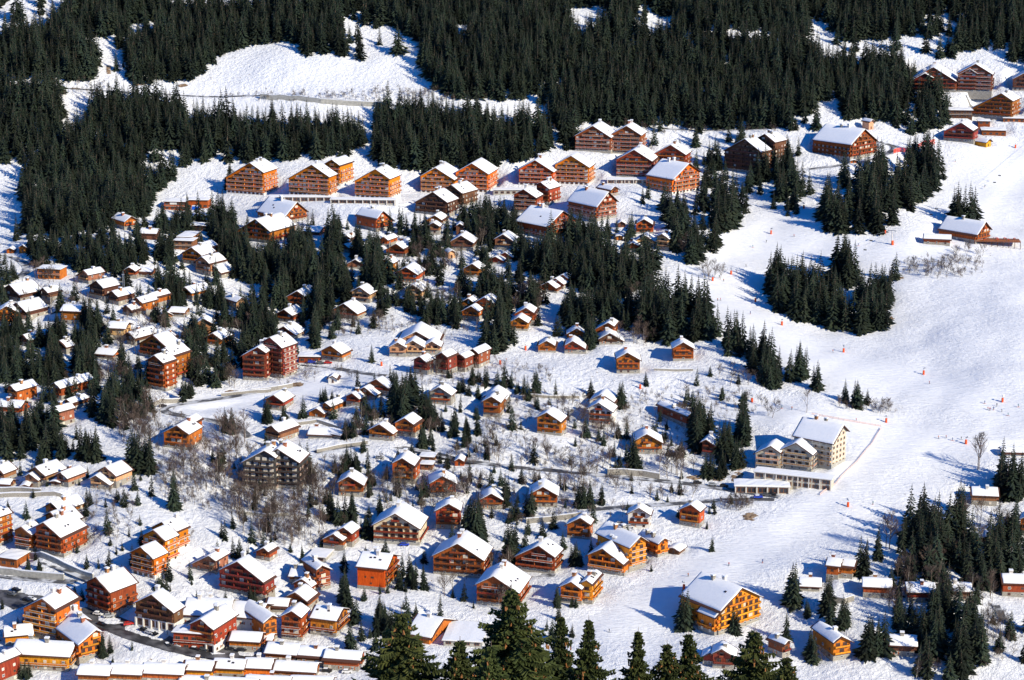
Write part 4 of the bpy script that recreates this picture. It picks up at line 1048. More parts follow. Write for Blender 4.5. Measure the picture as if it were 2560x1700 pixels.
def shell(root, dv, col, style, off, a, front_gable, side, small):
    made = []
    def P(o): made.append(o); return o
    wood_ = M[col]; tp = dv['tp']; H = dv['H']; wl, wr, D = dv['wl'], dv['wr'], dv['D']
    FH = 2.75; th = .36
    zl = H - tp * wl - th; zr = H - tp * wr - th; zc = H - th - .02
    apt = style in ('apt', 'aptw', 'site', 'shop', 'box')
    plain = style == 'plain'
    basem = M['gr'] if col in ('gr', 'wh', 'cr', 'sc') else (M['wh'] if style == 'aptw' else M['st'])
    hb = 0.0
    if not plain:
        hb = min(1.6 if apt else 2.3, zl * .5)
        if style == 'shop': hb = 3.6
        if col in ('or', 'yo') and style == 'cha' and rng.random() < .3: hb *= .5
    if col == 'wh' and style == 'cha': hb = 0
    mb = MB()
    mb.prism([(-wl, hb - (4.5 if hb == 0 else 0)), (wr, hb - (4.5 if hb == 0 else 0)), (wr, zr), (0, zc), (-wl, zl)], 0, D)
    P(mb.build('wall', wood_, root))
    if hb > 0:
        mb = MB(); e = .12; mb.box(-wl - e, wr + e, -e, D + e, -5, hb, 0); P(mb.build('base', M['wh'] if style == 'shop' else basem, root))
    rf, T = roof_part(root, dv, False); made.append(rf)
    def rz(x): return H - tp * abs(x) - th
    # ---------- front gable
    nfl = max(int((max(zl, zr) + .4) / FH), 1)
    style_b = 1.25 if apt else 1.1
    slabm = M['slab'] if style in ('aptw', 'site') or (apt and rng.random() < .15) else M['roof']
    railm = wood_ if col not in ('cr', 'gr', 'wh', 'st', 'sc') else M['rd']
    if apt and col == 'or': railm = M['rd']
    if col == 'ob': railm = M['or']
    if style == 'site': railm = M['tan']
    if plain:
        n = max(int((wl + wr) / 4), 1)
        if H > 3.5 or True:
            for k in range(n):
                x = -wl + (wl + wr) * (k + .5) / n
                P(inst('window' if k else 'door', WIN['dark'], root, (x, -.01, .3 if not k else 1.0), 0, (1.0, 1, 1.9 if not k else .9)))
        if H > 9:
            for f in range(1, int(zl / FH)):
                if f % 2: P(inst('window', WIN['dark'], root, (0, -.01, f * FH + .6), 0, (.8, 1, .9))); P(inst('window', WIN['dark'], root, (2, -.01, f * FH + .6), 0, (.8, 1, .9)))
    else:
        z = 0.0; f = 0
        while z < H - 2.6:
            ztop = z + 2.2
            # available half-widths under the roof at this floor
            lim = (H - th - ztop) / tp - .35
            L_ = min(wl - .35, lim); R_ = min(wr - .35, lim)
            if L_ + R_ < 1.6: break
            w = L_ + R_; cx = (R_ - L_) / 2
            bay = 3.0 if apt else 2.7
            n = max(int(w / bay), 1)
            if n > 1 and not apt and rng.random() < .2: n -= 1
            if f == 0 and not apt: n = max(n - 1, 1)
            hasb = (f >= 1)
            if style == 'site' and dv.get('phi', 0) > 30:
                for k in range(n): P(inst('window', WIN['ply'], root, (cx - w / 2 + w * (k + .5) / n, -.01, z + .7), 0, (1.5, 1, 1.5)))
                z += FH; f += 1; continue
            bw = w - .2 if apt else (w - .3 if (f == 1 or rng.random() < .55) else min(w * .5, w - .4))
            ffl = z
            for k in range(n):
                x = cx - w / 2 + w * (k + .5) / n
                if f == 0 and style == 'shop':
                    P(inst('shop_window', WIN['door'], root, (x, -.13, .2), 0, (w / n * .72, 1, 2.9))); continue
                if f == 0 and style == 'aptw':
                    P(inst('window', WIN['dark'], root, (x, -.13, .3), 0, (w / n * .6, 1, 1.2))); continue
                if hasb:
                    key = 'door' if rng.random() < (.84 if col not in ('cr', 'bk') else (.9 if col == 'cr' else .15)) else 'doorw'
                    if style == 'site': key = 'ply'
                    P(inst('window', WIN[key], root, (x, -.01, ffl + .08), 0, (min(w / n * .62, 2.1), 1, 1.95)))
                else:
                    key = rng.choice(['shut', 'shut', 'dark', 'white']) if not apt else 'white'
                    P(inst('window', WIN[key], root, (x, -.01 - (.12 if z < hb else 0), ffl + .75), 0, (1.15, 1, 1.1)))
            if hasb and bw > 1.5 and style != 'shop' or (style == 'shop' and f > 1):
                (m1, m2), w2 = balcony_mesh(bw, style_b, railm, slabm, col + style)
                b_ = P(inst('balcony', m1, root, (cx, 0, ffl))); inst('railing', m2, b_)
                if apt and w2 > 9 and f >= 1:
                    nd = max(int(w2 / 6), 1)
                    for k in range(1, nd):
                        mb = MB(); mb.box(-.06, .06, -style_b + .1, -.02, 0.01, 2.1, 0)
                        P(mb.build('balcony_divider', wood_, root, (cx - w2 / 2 + w2 * k / nd, 0, ffl)))
            elif f >= 1 and not apt and False: pass
            z += FH; f += 1
        if style == 'shop':
            nn = max(int((wl + wr) / 3.2), 2)
            for k in range(nn + 1):
                mb = MB(); mb.box(-.3, .3, -.3, .3, -2, 3.55, 0); P(mb.build('pillar', M['wh'], root, (-wl + (wl + wr) * k / nn, -.5, 0)))
        # king-post truss in the gable overhang
        if not apt and H > 6 and rng.random() < .7:
            mb = MB(); zz = H - tp * 1.5 - th
            mb.box(-1.6, 1.6, -1.05, -.9, zz - .55, zz - .37, 0); mb.box(-.1, .1, -1.05, -.9, zz - .37, H - th - .05, 0)
            P(mb.build('gable_truss', M['roof'], root))
    # ---------- visible side wall
    xs = wr if side == 'right' else -wl; zs = zr if side == 'right' else zl
    rot = R(90) if side == 'right' else R(-90)
    if style == 'box':
        for (y, z) in ((D * .42, zs * .52), (D * .47, zs * .52), (D * .7, zs * .52), (D * .5, zs * .25)):
            P(inst('window', WIN['dark'], root, (xs - .02, y, z), rot, (.7, 1, .9)))
    elif not plain:
        nfs = max(int((zs - .2) / FH), 1)
        for f in range(nfs):
            n = max(int(D / (4.2 if not apt else 3.4)), 1)
            if not apt: n = min(n, 3)
            bal = apt and f >= 1 and (style != 'shop')
            if zs - f * FH < 2.2: continue
            for k in range(n):
                y = D * (k + .5) / n
                key = rng.choice(['shut', 'dark', 'white', 'curt']) if style != 'site' else 'ply'
                o_ = .02 if not (f == 0 and hb > 0) else .14
                P(inst('window', WIN[key], root, (xs + (o_ if side == 'right' else -o_), y, f * FH + .8), rot, (1.2, 1, 1.15)))
            if bal and col not in ('gr',) and D > 5:
                (m1, m2), w2 = balcony_mesh(D - .6, 1.0, railm, slabm, col + style)
                b_ = P(inst('balcony', m1, root, (xs, D / 2, f * FH), rot)); inst('railing', m2, b_)
    # ---------- roof furniture
    if not small:
        nch = 1 if not apt else (2 if D > 12 else 1)
        for k in range(nch):
            y = D * rng.uniform(.35, .8); x = rng.choice([-1, 1]) * rng.uniform(.3, 1.6)
            c_ = P(inst('chimney', rng.choice(CHIM), root, (x, y, H - tp * abs(x) - .35), rng.choice([0, 0, R(90)]), (1.5, 1.3, 1.8 if apt else 1.5)))
        if (apt and rng.random() < .7) or rng.random() < .12:
            sgn = 1 if side == 'right' else -1
            ww = wr if side == 'right' else wl
            for k in range(rng.choice([1, 2, 3])):
                x = sgn * ww * rng.uniform(.3, .75); y = D * rng.uniform(.15, .85)
                s_ = inst('skylight', SKYL, root, (x, y, H - tp * abs(x) + T * .85), 0, (.9, 1.1, 1.6))
                s_.rotation_euler = (0, math.atan(tp) * sgn, 0)
                ca, sa = math.cos(a), math.sin(a)
                s_.location = (off[0] + ca * x - sa * y, off[1] + sa * x + ca * y, off[2] + s_.location[2])
                s_.rotation_euler = (Matrix.Rotation(a, 3, 'Z') @ Matrix.Rotation(math.atan(tp) * sgn, 3, 'Y')).to_euler()
    if style == 'site':
        # scaffold on the sides
        mb = MB()
        for k in range(5):
            for yy in np.linspace(0, D, 7):
                pass
        for sx in (xs + (1.3 if side == 'right' else -1.3),):
            for yy in np.linspace(-1.2, D, 7): mb.tube((sx, yy, -2), (sx, yy, zs), .07, .07, 4)
            for zz in np.arange(2, zs, 2.2): mb.box(sx - .25, sx + .25, -1.2, D, zz, zz + .08)
        P(mb.build('scaffold', M['metal'], root))
    for o in made: setp(o, off, a)

CATN = {'apartment_building': 'apartment building', 'chalet': 'chalet', 'hut': 'hut', 'hotel': 'hotel', 'arcade': 'arcade', 'restaurant': 'restaurant',
        'concrete_building': 'unfinished building', 'market_hall': 'shopping hall', 'row_house': 'terraced house', 'lodge': 'lodge'}
GRP = {'row_house': 'terraced houses along the bottom edge', 'arcade': 'white arcades of the top row'}
BPX = []
for (name, col, style, label, vols), dvs in zip(BL, SURV):
    p0 = dvs[0]['p']; z0 = p0[2]
    root = empty(name, (p0[0], p0[1], z0), R(dvs[0]['phi']), label, CATN[name], GRP.get(name))
    a0 = R(dvs[0]['phi'])
    for dv in dvs:
        dx, dy = dv['p'][0] - p0[0], dv['p'][1] - p0[1]
        off = (dx * math.cos(-a0) - dy * math.sin(-a0), dx * math.sin(-a0) + dy * math.cos(-a0), dv['p'][2] - z0)
        volume(root, dv, col, style, off, R(dv['phi']) - a0, small=(dv is not dvs[0] and style != 'apt') or (name == 'hut'))
    q = proj((p0[0], p0[1], z0 + 3)); BPX.append((q[0], q[1], label, name))
# ------------------------------------------------------------------ spruce meshes
def spruce_mesh(seed, H=10.0, Rm=2.25, tiers=20, per=9, density=1.0):
    """crown of drooping ragged boughs; unit tree of height H"""
    r = random.Random(seed); mb = MB()
    for t in range(tiers):
        f = t / (tiers - 1)
        z = H * (.06 + .90 * f)
        rad = Rm * ((1 - f) ** .82) * (1 + .22 * r.uniform(-1, 1)) + .10
        n = max(int(per * (1 - .55 * f)), 4); ph = r.uniform(0, 6.28)
        for k in range(n):
            if r.random() > density: continue
            a = ph + 6.283 * k / n + r.uniform(-.25, .25)
            L = rad * r.uniform(.62, 1.22); dr = r.uniform(.22, .5) * L + .05
            c, s = math.cos(a), math.sin(a)
            w = L * r.uniform(.30, .48) + .08
            p0 = (0.05 * c, .05 * s, z + .25 * L * .3)
            pm = (c * L * .55, s * L * .55, z - dr * .35); pt = (c * L, s * L, z - dr)
            nx, ny = -s, c
            a1 = (pm[0] + nx * w * .5, pm[1] + ny * w * .5, pm[2] - w * .28); a2 = (pm[0] - nx * w * .5, pm[1] - ny * w * .5, pm[2] - w * .28)
            mb.face([p0, a2, pm]); mb.face([p0, pm, a1]); mb.face([pm, a2, pt]); mb.face([pm, pt, a1])
            # hanging curtain of twigs below the bough
            hz = r.uniform(.35, .7) * w + .12
            mb.face([(c * L * .25, s * L * .25, z - .05), pt, (c * L * .62 + nx * .1, s * L * .62 + ny * .1, pm[2] - hz)])
    mb.tube((0, 0, H * .9), (0, 0, H * 1.02), .06, .01, 4)
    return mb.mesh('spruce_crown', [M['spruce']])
SPRUCE = [spruce_mesh(1), spruce_mesh(2, Rm=2.0, tiers=22), spruce_mesh(3, Rm=2.35, tiers=18), spruce_mesh(4, Rm=1.75, tiers=22, per=8), spruce_mesh(5, Rm=2.0, density=.86), spruce_mesh(6, Rm=1.85, tiers=19, density=.92)]
def trunk_mesh():
    mb = MB(); mb.tube((0, 0, -.6), (0, 0, 9.5), .17, .02, 5); return mb.mesh('spruce_trunk', [M['bark']])
TRUNK = trunk_mesh()

def bare_mesh(seed, H=10.0, mat='twig', spread=.5, n1=13):
    r = random.Random(seed); mb = MB(); cr = MB()
    lean = Vector((r.uniform(-.06, .06), r.uniform(-.06, .06), 1))
    mb.tube((0, 0, -.5), lean * H * .5, .13, .08, 5); mb.tube(lean * H * .5, lean * H * .92, .08, .015, 4)
    def branch(p, d, L, rad, lev):
        q = p + d * L
        cr.tube(p, q, rad * 1.25, rad * .6, 3, cap=False)
        if lev == 0: return
        m = r.randint(4, 5)
        for k in range(m):
            t = r.uniform(.3, 1.0); v = Vector((r.gauss(0, 1), r.gauss(0, 1), r.gauss(.35, .6))).normalized()
            nd = (d * .9 + v * .75).normalized()
            branch(p + d * L * t, nd, L * r.uniform(.42, .62), rad * .5, lev - 1)
    for k in range(n1):
        t = r.uniform(.22, .9); a = r.uniform(0, 6.28)
        d = Vector((math.cos(a) * spread * 1.4, math.sin(a) * spread * 1.4, 1)).normalized()
        branch(lean * H * t, d, H * (.36 * (1.15 - t)) + .4, .055, 2)
    return mb.mesh('bare_trunk', [M['birch' if mat == 'birch' else 'bark']]), cr.mesh('bare_crown', [M['twig']])
BAREM = [bare_mesh(11), bare_mesh(12, spread=.8), bare_mesh(13, mat='birch', spread=.35), bare_mesh(14, spread=.6, n1=16), bare_mesh(15, mat='birch', spread=.55)]

def blocked(x, y, pad=.8):
    for fx, fy, a, wl, wr, D in FOOT:
        dx, dy = x - fx, y - fy
        if abs(dx) > 60 or abs(dy) > 60: continue
        lx = dx * math.cos(a) + dy * math.sin(a); ly = -dx * math.sin(a) + dy * math.cos(a)
        if -wl - pad < lx < wr + pad and -pad - 1 < ly < D + pad: return True
    return False
RP = np.concatenate([np.column_stack([o[:, 0], o[:, 1], np.full(len(o), w / 2 + .8)]) for w, _, o in ROADP])
def onroad(x, y):
    d = np.hypot(RP[:, 0] - x, RP[:, 1] - y); return bool((d < RP[:, 2]).any())
# pixel boxes of building fronts: trees are kept from standing right in front of them
FRONT = []
for dvs in SURV:
    for dv in dvs:
        wl, wr = halfw(dv)
        h_ = dv.get('H', dv.get('He', 3) + 2)
        cs = [proj((*local(dv, (x_, y_)), dv['p'][2])) for x_ in (-wl, wr) for y_ in (0, dv['D'])]
        x0, x1 = min(q[0] for q in cs), max(q[0] for q in cs)
        FRONT.append((x0 + (x1 - x0) * .08, x1 - (x1 - x0) * .08, max(q[1] for q in cs), max(q[1] for q in cs) - h_ * dv['s'], dv['t']))
def hides(px, py, t, hpx):
    """share of a building front that a tree of hpx pixels with foot at (px,py) would cover"""
    for x0, x1, yb, yt, tb in FRONT:
        if x0 < px < x1 and py > yb - 2 and tb > t - 3 and py - hpx < yb - (yb - yt) * .45 and py < yb + 90: return True
    return False

rt = random.Random(77)
spr = []
for ci, (vx, vy, rx, ry, n, h1, h2) in enumerate(SPR):
    placed = 0; tries = 0
    if vx < 1520 and n > 4 and vy < 900: n = int(n * 1.55)
    if vx < 1760 and 900 <= vy: n = int(n * 1.6 + .6)
    if vx > 2080 and vy > 1200: n = int(n * .62); rx *= 1.3; ry *= 1.3
    if n > 5: h1, h2 = h1 * 1.1, h2 * 1.1; rx, ry = rx * 1.1, ry * 1.1
    while placed < n and tries < n * 6:
        tries += 1
        a = rt.uniform(0, 6.283); q = math.sqrt(rt.random())
        px, py = VP(vx + rx * q * math.cos(a), vy + ry * q * math.sin(a))
        p, t = hit(px, py)
        x, y = float(p[0]), float(p[1])
        if blocked(x, y) or onroad(x, y): continue
        h = rt.uniform(h1, h2)
        if hides(px, py, t, h * FPX / t) and rt.random() < .88: continue
        spr.append([x, y, h, t, ci, px, py]); placed += 1
# loose spruces filling the village, kept off the building fronts
FILL = [([(-20,560),(300,520),(560,520),(900,520),(1500,540),(1500,640),(1450,760),(1190,790),(900,730),(660,870),(330,960),(230,1060),(-20,1060)], 6.4, 8, 20),
        ([(2080,1180),(2361,1130),(2390,1568),(2060,1568),(2040,1400)], 10.5, 8, 18), ([(1460,300),(1880,330),(1800,480),(1480,500)], 13, 10, 18),
        ([(850,880),(1250,880),(1250,1200),(720,1240),(600,1000)], 8.6, 5, 14), ([(1250,900),(1750,900),(1700,1180),(1250,1180)], 13, 4, 12),
        ([(-20,1060),(560,1060),(720,1240),(1250,1200),(1700,1180),(1400,1400),(1280,1568),(-20,1568)], 10.8, 4, 13)]
for pol, sp_, h1, h2 in FILL:
    pl_ = [VP(*p) for p in pol]; xs0 = [p[0] for p in pl_]; ys0 = [p[1] for p in pl_]
    n = int(5.7e5 / sp_ ** 2)
    for k in range(n):
        x, y = rt.uniform(-420, 420), rt.uniform(770, 1450)
        z = float(h0(x, y)); px, py, f = proj((x, y, z))
        if not bool(inpoly(px, py, pl_)): continue
        if math.sin(x * .06 + 1) * math.sin(y * .045 + 2) + rt.uniform(-.6, .6) > .55: continue
        if blocked(x, y, 1.5) or onroad(x, y): continue
        h = rt.uniform(h1, h2)
        if hides(px, py, f, h * FPX / f) and rt.random() < .93: continue
        spr.append([x, y, h, f, -1, px, py])
# forest by polygons in survey space, sampled on the ground
forest = []
FP = [([VP(*p) for p in pol], sp_) for pol, sp_ in FOREST]
HP = [[VP(*p) for p in pol] for pol in HOLES]
fr_ = np.random.RandomState(9)
xs_ = np.arange(-520, 520, 1.0)
for pol, sp_ in FP:
    X, Y = np.meshgrid(np.arange(-560, 560, sp_), np.arange(1150, 2000, sp_ * 1.05))
    X = X + fr_.uniform(-.48, .48, X.shape) * sp_ * 1.0; Y = Y + fr_.uniform(-.48, .48, Y.shape) * sp_
    Z = h0(X, Y); F = Y * cp - (Z - CAM_Z) * sp
    PX = 1280 + FPX * X / F; PY = 850 - FPX * (Y * sp + (Z - CAM_Z) * cp) / F
    m = inpoly(PX, PY, pol) & (PX > -60) & (PX < 2620) & (PY > -95)
    hole = np.zeros(X.shape, bool)
    for hp in HP: hole |= inpoly(PX, PY, hp)
    m &= ~(hole & (fr_.uniform(size=X.shape) < .93))
    # natural gaps
    gp = np.sin(X * .031 + 1.3) * np.sin(Y * .027 + .4) + .6 * np.sin(X * .083 + 2) * np.sin(Y * .071)
    m &= (gp + fr_.uniform(-.5, .5, X.shape)) < .98
    for x, y, px, py, f in zip(X[m], Y[m], PX[m], PY[m], F[m]):
        if 560 > py > 380 and blocked(x, y, 1.5): continue
        if onroad(x, y): continue
        h = float(np.clip(fr_.normal(19.5, 4.4), 8, 30))
        forest.append([float(x), float(y), h, float(f), -1, float(px), float(py)])
allspr = spr + forest
allspr.sort(key=lambda q: -q[2] / q[3])
NIND = 300
vis = [q for q in allspr if -20 < q[5] < 2580 and q[6] - q[2] * FPX / q[3] < 1700]
ind = vis[:NIND]; inds = set(id(q) for q in ind)
rest = [q for q in allspr if id(q) not in inds]

def describe(items, noun, used):
    """one label per tree from its size and its nearest building; ties ordered left to right"""
    groups = {}
    for it in items:
        px, py = it['px'], it['py']
        best = min(BPX, key=lambda b: (b[0] - px) ** 2 + 1.6 * (b[1] - py) ** 2)
        dx, dy = px - best[0], py - best[1]
        rel = ('right of' if dx > 0 else 'left of') if abs(dx) > abs(dy) * 1.2 else ('below' if dy > 0 else 'behind')
        words = best[2].split()
        stop = {'and', 'with', 'of', 'the', 'in', 'on', 'at', 'a', 'its', 'below', 'above', 'beside', 'under', 'behind', 'left', 'right', 'facing', 'by', 'from', 'near', 'between', 'cut', 'half', 'among', 'snow', 'gable'}
        short = best[2]
        key = (rel, short)
        groups.setdefault(key, []).append(it)
    for (rel, short), L in groups.items():
        L.sort(key=lambda i: -i['h'])
        n = len(L)
        if n == 1: L[0]['label'] = f"{noun} {rel} the {short}"
        else:
            L[0]['label'] = f"tallest {noun} {rel} the {short}"
            restl = sorted(L[1:], key=lambda i: i['px'])
            ORD = ['leftmost', 'second', 'third', 'fourth', 'fifth', 'sixth', 'seventh', 'eighth', 'ninth', 'tenth']
            if n == 2: restl[0]['label'] = f"shorter {noun} {rel} the {short}"
            elif n <= 11:
                for q, i in enumerate(restl):
                    i['label'] = (f"leftmost {noun}" if q == 0 else f"rightmost {noun}" if q == n - 2 else f"{ORD[q]} {noun} from left") + f" {rel} the {short}"
            else:
                restl[0]['label'] = f"leftmost {noun} {rel} the {short}"; restl[-1]['label'] = f"rightmost {noun} {rel} the {short}"
                for i in restl[1:-1]: i['label'] = f"{noun} in the clump {rel} the {short}"; i['grp'] = f"{noun}s {rel} the {short}"
    for it in items:
        w = it['label'].split()
        if len(w) > 16: it['label'] = ' '.join(w[:16])
        if it['label'].split()[-1] in ('the', 'of', 'a', 'with', 'and', 'in', 'at', 'to', 'by', 'from', 'on', 'its', 'below', 'above', 'facing', 'left', 'right'): 
            it['label'] = ' '.join(it['label'].split()[:-1])

items = [dict(px=q[5], py=q[6] - 20, h=q[2], q=q) for q in ind]
describe(items, 'dark spruce', set())
src_crown = []; src_trunk = None
for i, it in enumerate(items):
    x, y, h, t, ci, px, py = it['q']
    s_ = h / 10.2
    root = empty('spruce_tree', (x, y, gz(x, y) - .1), rt.uniform(0, 6.28), it['label'], 'spruce', it.get('grp', 'spruces among the chalets'))
    vi = rt.randrange(len(SPRUCE)) if i >= len(SPRUCE) else i
    fat = rt.uniform(.95, 1.3)
    c_ = inst('crown', SPRUCE[vi], root, (0, 0, 0), 0, (s_ * fat, s_ * fat, s_)); t_ = inst('trunk', TRUNK, root, (0, 0, 0), 0, (s_, s_, s_))
    if i < len(SPRUCE): src_crown.append(c_)
    if i == 0: src_trunk = t_

def instancer(name, pts, sources, label, tilt=.03):
    """one object: scattered copies of the source meshes on points (geometry nodes)"""
    n = len(pts)
    me = bpy.data.meshes.new(name)
    me.vertices.add(n)
    co = np.array([(p[0], p[1], p[2]) for p in pts], dtype=np.float32)
    me.vertices.foreach_set('co', co.ravel())
    def attr(nm, ty, arr, key='value'):
        a_ = me.attributes.new(nm, ty, 'POINT'); a_.data.foreach_set(key, arr.ravel())
    rs = np.random.RandomState(len(pts))
    rot = np.column_stack([rs.normal(0, tilt, n), rs.normal(0, tilt, n), rs.uniform(0, 6.28, n)]).astype(np.float32)
    s_ = np.array([p[3] for p in pts], dtype=np.float32); fat = rs.uniform(.92, 1.32, n).astype(np.float32)
    attr('rot', 'FLOAT_VECTOR', rot, 'vector'); attr('scl', 'FLOAT_VECTOR', np.column_stack([s_ * fat, s_ * fat, s_]).astype(np.float32), 'vector')
    attr('pick', 'INT', rs.randint(0, len(sources), n).astype(np.int32))
    o = bpy.data.objects.new(name, me); link(o)
    ng = bpy.data.node_groups.new(name, 'GeometryNodeTree')
    ng.interface.new_socket('Geometry', in_out='INPUT', socket_type='NodeSocketGeometry'); ng.interface.new_socket('Geometry', in_out='OUTPUT', socket_type='NodeSocketGeometry')
    gi = ng.nodes.new('NodeGroupInput'); go = ng.nodes.new('NodeGroupOutput')
    m2p = ng.nodes.new('GeometryNodeMeshToPoints'); ng.links.new(gi.outputs[0], m2p.inputs[0])
    def named(nm, ty):
        q = ng.nodes.new('GeometryNodeInputNamedAttribute'); q.data_type = ty; q.inputs[0].default_value = nm; return q
    outs = []
    jn = ng.nodes.new('GeometryNodeJoinGeometry')
    for k, src in enumerate(sources):
        gs = ng.nodes.new('GeometryNodeJoinGeometry')
        for so in (src if isinstance(src, (list, tuple)) else [src]):
            oi = ng.nodes.new('GeometryNodeObjectInfo'); oi.inputs['Object'].default_value = so; oi.transform_space = 'ORIGINAL'
            oi.inputs['As Instance'].default_value = False
            ng.links.new(oi.outputs['Geometry'], gs.inputs[0])
        g2i = ng.nodes.new('GeometryNodeGeometryToInstance'); ng.links.new(gs.outputs[0], g2i.inputs[0])
        ng.links.new(g2i.outputs[0], jn.inputs[0])
    iop = ng.nodes.new('GeometryNodeInstanceOnPoints')
    ng.links.new(m2p.outputs[0], iop.inputs['Points']); ng.links.new(jn.outputs[0], iop.inputs['Instance'])
    iop.inputs['Pick Instance'].default_value = True
    pk = named('pick', 'INT'); ro = named('rot', 'FLOAT_VECTOR'); sc = named('scl', 'FLOAT_VECTOR')
    ng.links.new(pk.outputs[0], iop.inputs['Instance Index']); ng.links.new(ro.outputs[0], iop.inputs['Rotation']); ng.links.new(sc.outputs[0], iop.inputs['Scale'])
    ng.links.new(iop.outputs[0], go.inputs[0])
    md = o.modifiers.new('scatter', 'NODES'); md.node_group = ng
    tag(o, label, kind='stuff')
    return o
instancer('spruce_forest', [(q[0], q[1], gz(q[0], q[1]) - .2, q[2] / 10.2) for q in rest], [[c_, src_trunk] for c_ in src_crown], 'dark spruce forest covering the upper slopes and filling gaps between chalets')

# ------------------------------------------------------------------ bare trees
bare = []
for (vx, vy, rx, ry, n, h1, h2) in BARE:
    placed = 0; tries = 0
    while placed < n and tries < n * 5:
        tries += 1
        a = rt.uniform(0, 6.283); q = math.sqrt(rt.random()); px, py = VP(vx + rx * q * math.cos(a), vy + ry * q * math.sin(a))
        p, t = hit(px, py); x, y = float(p[0]), float(p[1])
        if blocked(x, y) or onroad(x, y): continue
        bare.append([x, y, rt.uniform(h1, h2), t, 0, px, py]); placed += 1
bare.sort(key=lambda q: -q[2] / q[3])
bi_ = [dict(px=q[5], py=q[6] - 15, h=q[2], q=q) for q in bare[:300]]
describe(bi_, 'bare tree', set())
bsrc = []
for i, it in enumerate(bi_):
    x, y, h, t, ci, px, py = it['q']; s_ = h / 10
    vi = i if i < len(BAREM) else rt.randrange(len(BAREM))
    root = empty('bare_tree', (x, y, gz(x, y) - .1), rt.uniform(0, 6.28), it['label'], 'bare tree', it.get('grp', 'leafless trees on the slopes'))
    a_ = inst('crown', BAREM[vi][1], root, (0, 0, 0), 0, (s_, s_, s_)); b_ = inst('trunk', BAREM[vi][0], root, (0, 0, 0), 0, (s_, s_, s_))
    if i < len(BAREM): bsrc.append([a_, b_])
# low scrub: many small leafless bushes
scr = []
SCRUB = [(500,1100,150,80,150),(1000,1110,500,60,120),(1350,1000,250,90,110),(700,1230,120,40,50),(350,990,80,60,60),(2170,620,110,24,50),(800,225,330,14,120),(250,870,100,40,50),(1100,870,200,30,50),(1600,940,200,40,50),(2000,940,90,14,16),(120,200,130,40,60),(1500,300,330,14,70),(1250,1180,200,30,40),(900,760,220,20,50),(700,870,200,20,20),(230,1190,90,60,40),(2250,1480,100,60,50),(1700,1170,40,10,20)]
for (vx, vy, rx, ry, n) in SCRUB:
    for k in range(int(n * 2.6)):
        a = rt.uniform(0, 6.283); q = math.sqrt(rt.random()); px, py = VP(vx + rx * q * math.cos(a), vy + ry * q * math.sin(a))
        p, t = hit(px, py); x, y = float(p[0]), float(p[1])
        if blocked(x, y) or onroad(x, y): continue
        scr.append((x, y, gz(x, y) - .4, rt.uniform(.16, .62)))
instancer('scrub', scr + [(q[0], q[1], gz(q[0], q[1]) - .1, q[2] / 10) for q in bare[300:]], bsrc, 'low leafless scrub and saplings poking through the snow', tilt=.2)

# ------------------------------------------------------------------ big spruces in the foreground
def near_spruce(seed, H, Rm):
    r = random.Random(seed); cr = MB(); cones = []
    zz = H * .12; lev = 0
    while zz < H * .985:
        f = zz / H
        detail = f > .42
        rad = min(Rm * .145 * (H - zz) ** 1.04, Rm * 1.3) * (1 + .25 * r.uniform(-1, 1)) + .08
        n = int((10 if detail else 7) * (1 - .45 * f)) + 2
        ph = r.uniform(0, 6.28)
        for k in range(n):
            a = ph + 6.283 * k / n + r.uniform(-.3, .3); L = rad * r.uniform(.42, 1.3)
            c, s = math.cos(a), math.sin(a)
            seg = max(int(L / .17), 3) if detail else 5
            up = .15 + .75 * max(f - .7, 0) 
            pts = []
            for j in range(seg + 1):
                u = j / seg
                pts.append(Vector((c * L * u, s * L * u, zz + L * (up * u - .46 * u ** 1.4 + .26 * u ** 3))))
            for j in range(seg):
                p, q = pts[j], pts[j + 1]; u = (j + .5) / seg
                wd = (.28 + .55 * math.sin(min(u * 2.4, 2.2)) ) * (.27 + .20 * min(L, 2.4))
                # side twigs, alternate, each two crossing blades
                for sd_ in (-1, 1):
                    d = Vector((c * .7 - s * sd_ * .9, s * .7 + c * sd_ * .9, -.22 + r.uniform(-.25, .15))).normalized()
                    ln = wd * r.uniform(.6, 1.25)
                    e = p + d * ln
                    b = (q - p) * .62
                    b2 = Vector((0, 0, -.14))
                    cr.face([p - b * .5, p + b * .5, e]); 
                    if detail: cr.face([p + b2 * .3, e * .45 + p * .55 + b2 * 1.3, e]); cr.face([p + b, e * .7 + p * .3 + b * .8 + b2 * .4, e * .95 + p * .05])
                cr.face([p + Vector((0, 0, .06)), q + Vector((0, 0, .04)), (p + q) / 2 + Vector((0, 0, -.26 - .12 * r.random()))])
            if detail and f > .5 and r.random() < .42 and L > .5:
                for _ in range(r.randint(1, 3)):
                    u = r.uniform(.55, .98); cones.append(Vector((c * L * u, s * L * u, zz + L * (up * u - .42 * u ** 1.5) - .08)))
        zz += r.uniform(.17, .33) if detail else .8
    tr = MB(); tr.tube((0, 0, -1), (0, 0, H * .6), .30, .13, 8); tr.tube((0, 0, H * .6), (0, 0, H), .13, .012, 6)
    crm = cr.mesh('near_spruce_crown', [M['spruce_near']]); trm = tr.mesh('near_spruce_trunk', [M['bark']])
    cm = MB(); rr = random.Random(seed + 50)
    for p in cones:
        cm.tube(p, p + Vector((rr.uniform(-.03, .03), rr.uniform(-.03, .03), -.22)), .035, .05, 5); 
    return crm, trm, cm.mesh('spruce_cones', [M['cone']])
NS = [near_spruce(201, 24, 3.1), near_spruce(202, 23, 2.55), near_spruce(203, 22, 2.0)]
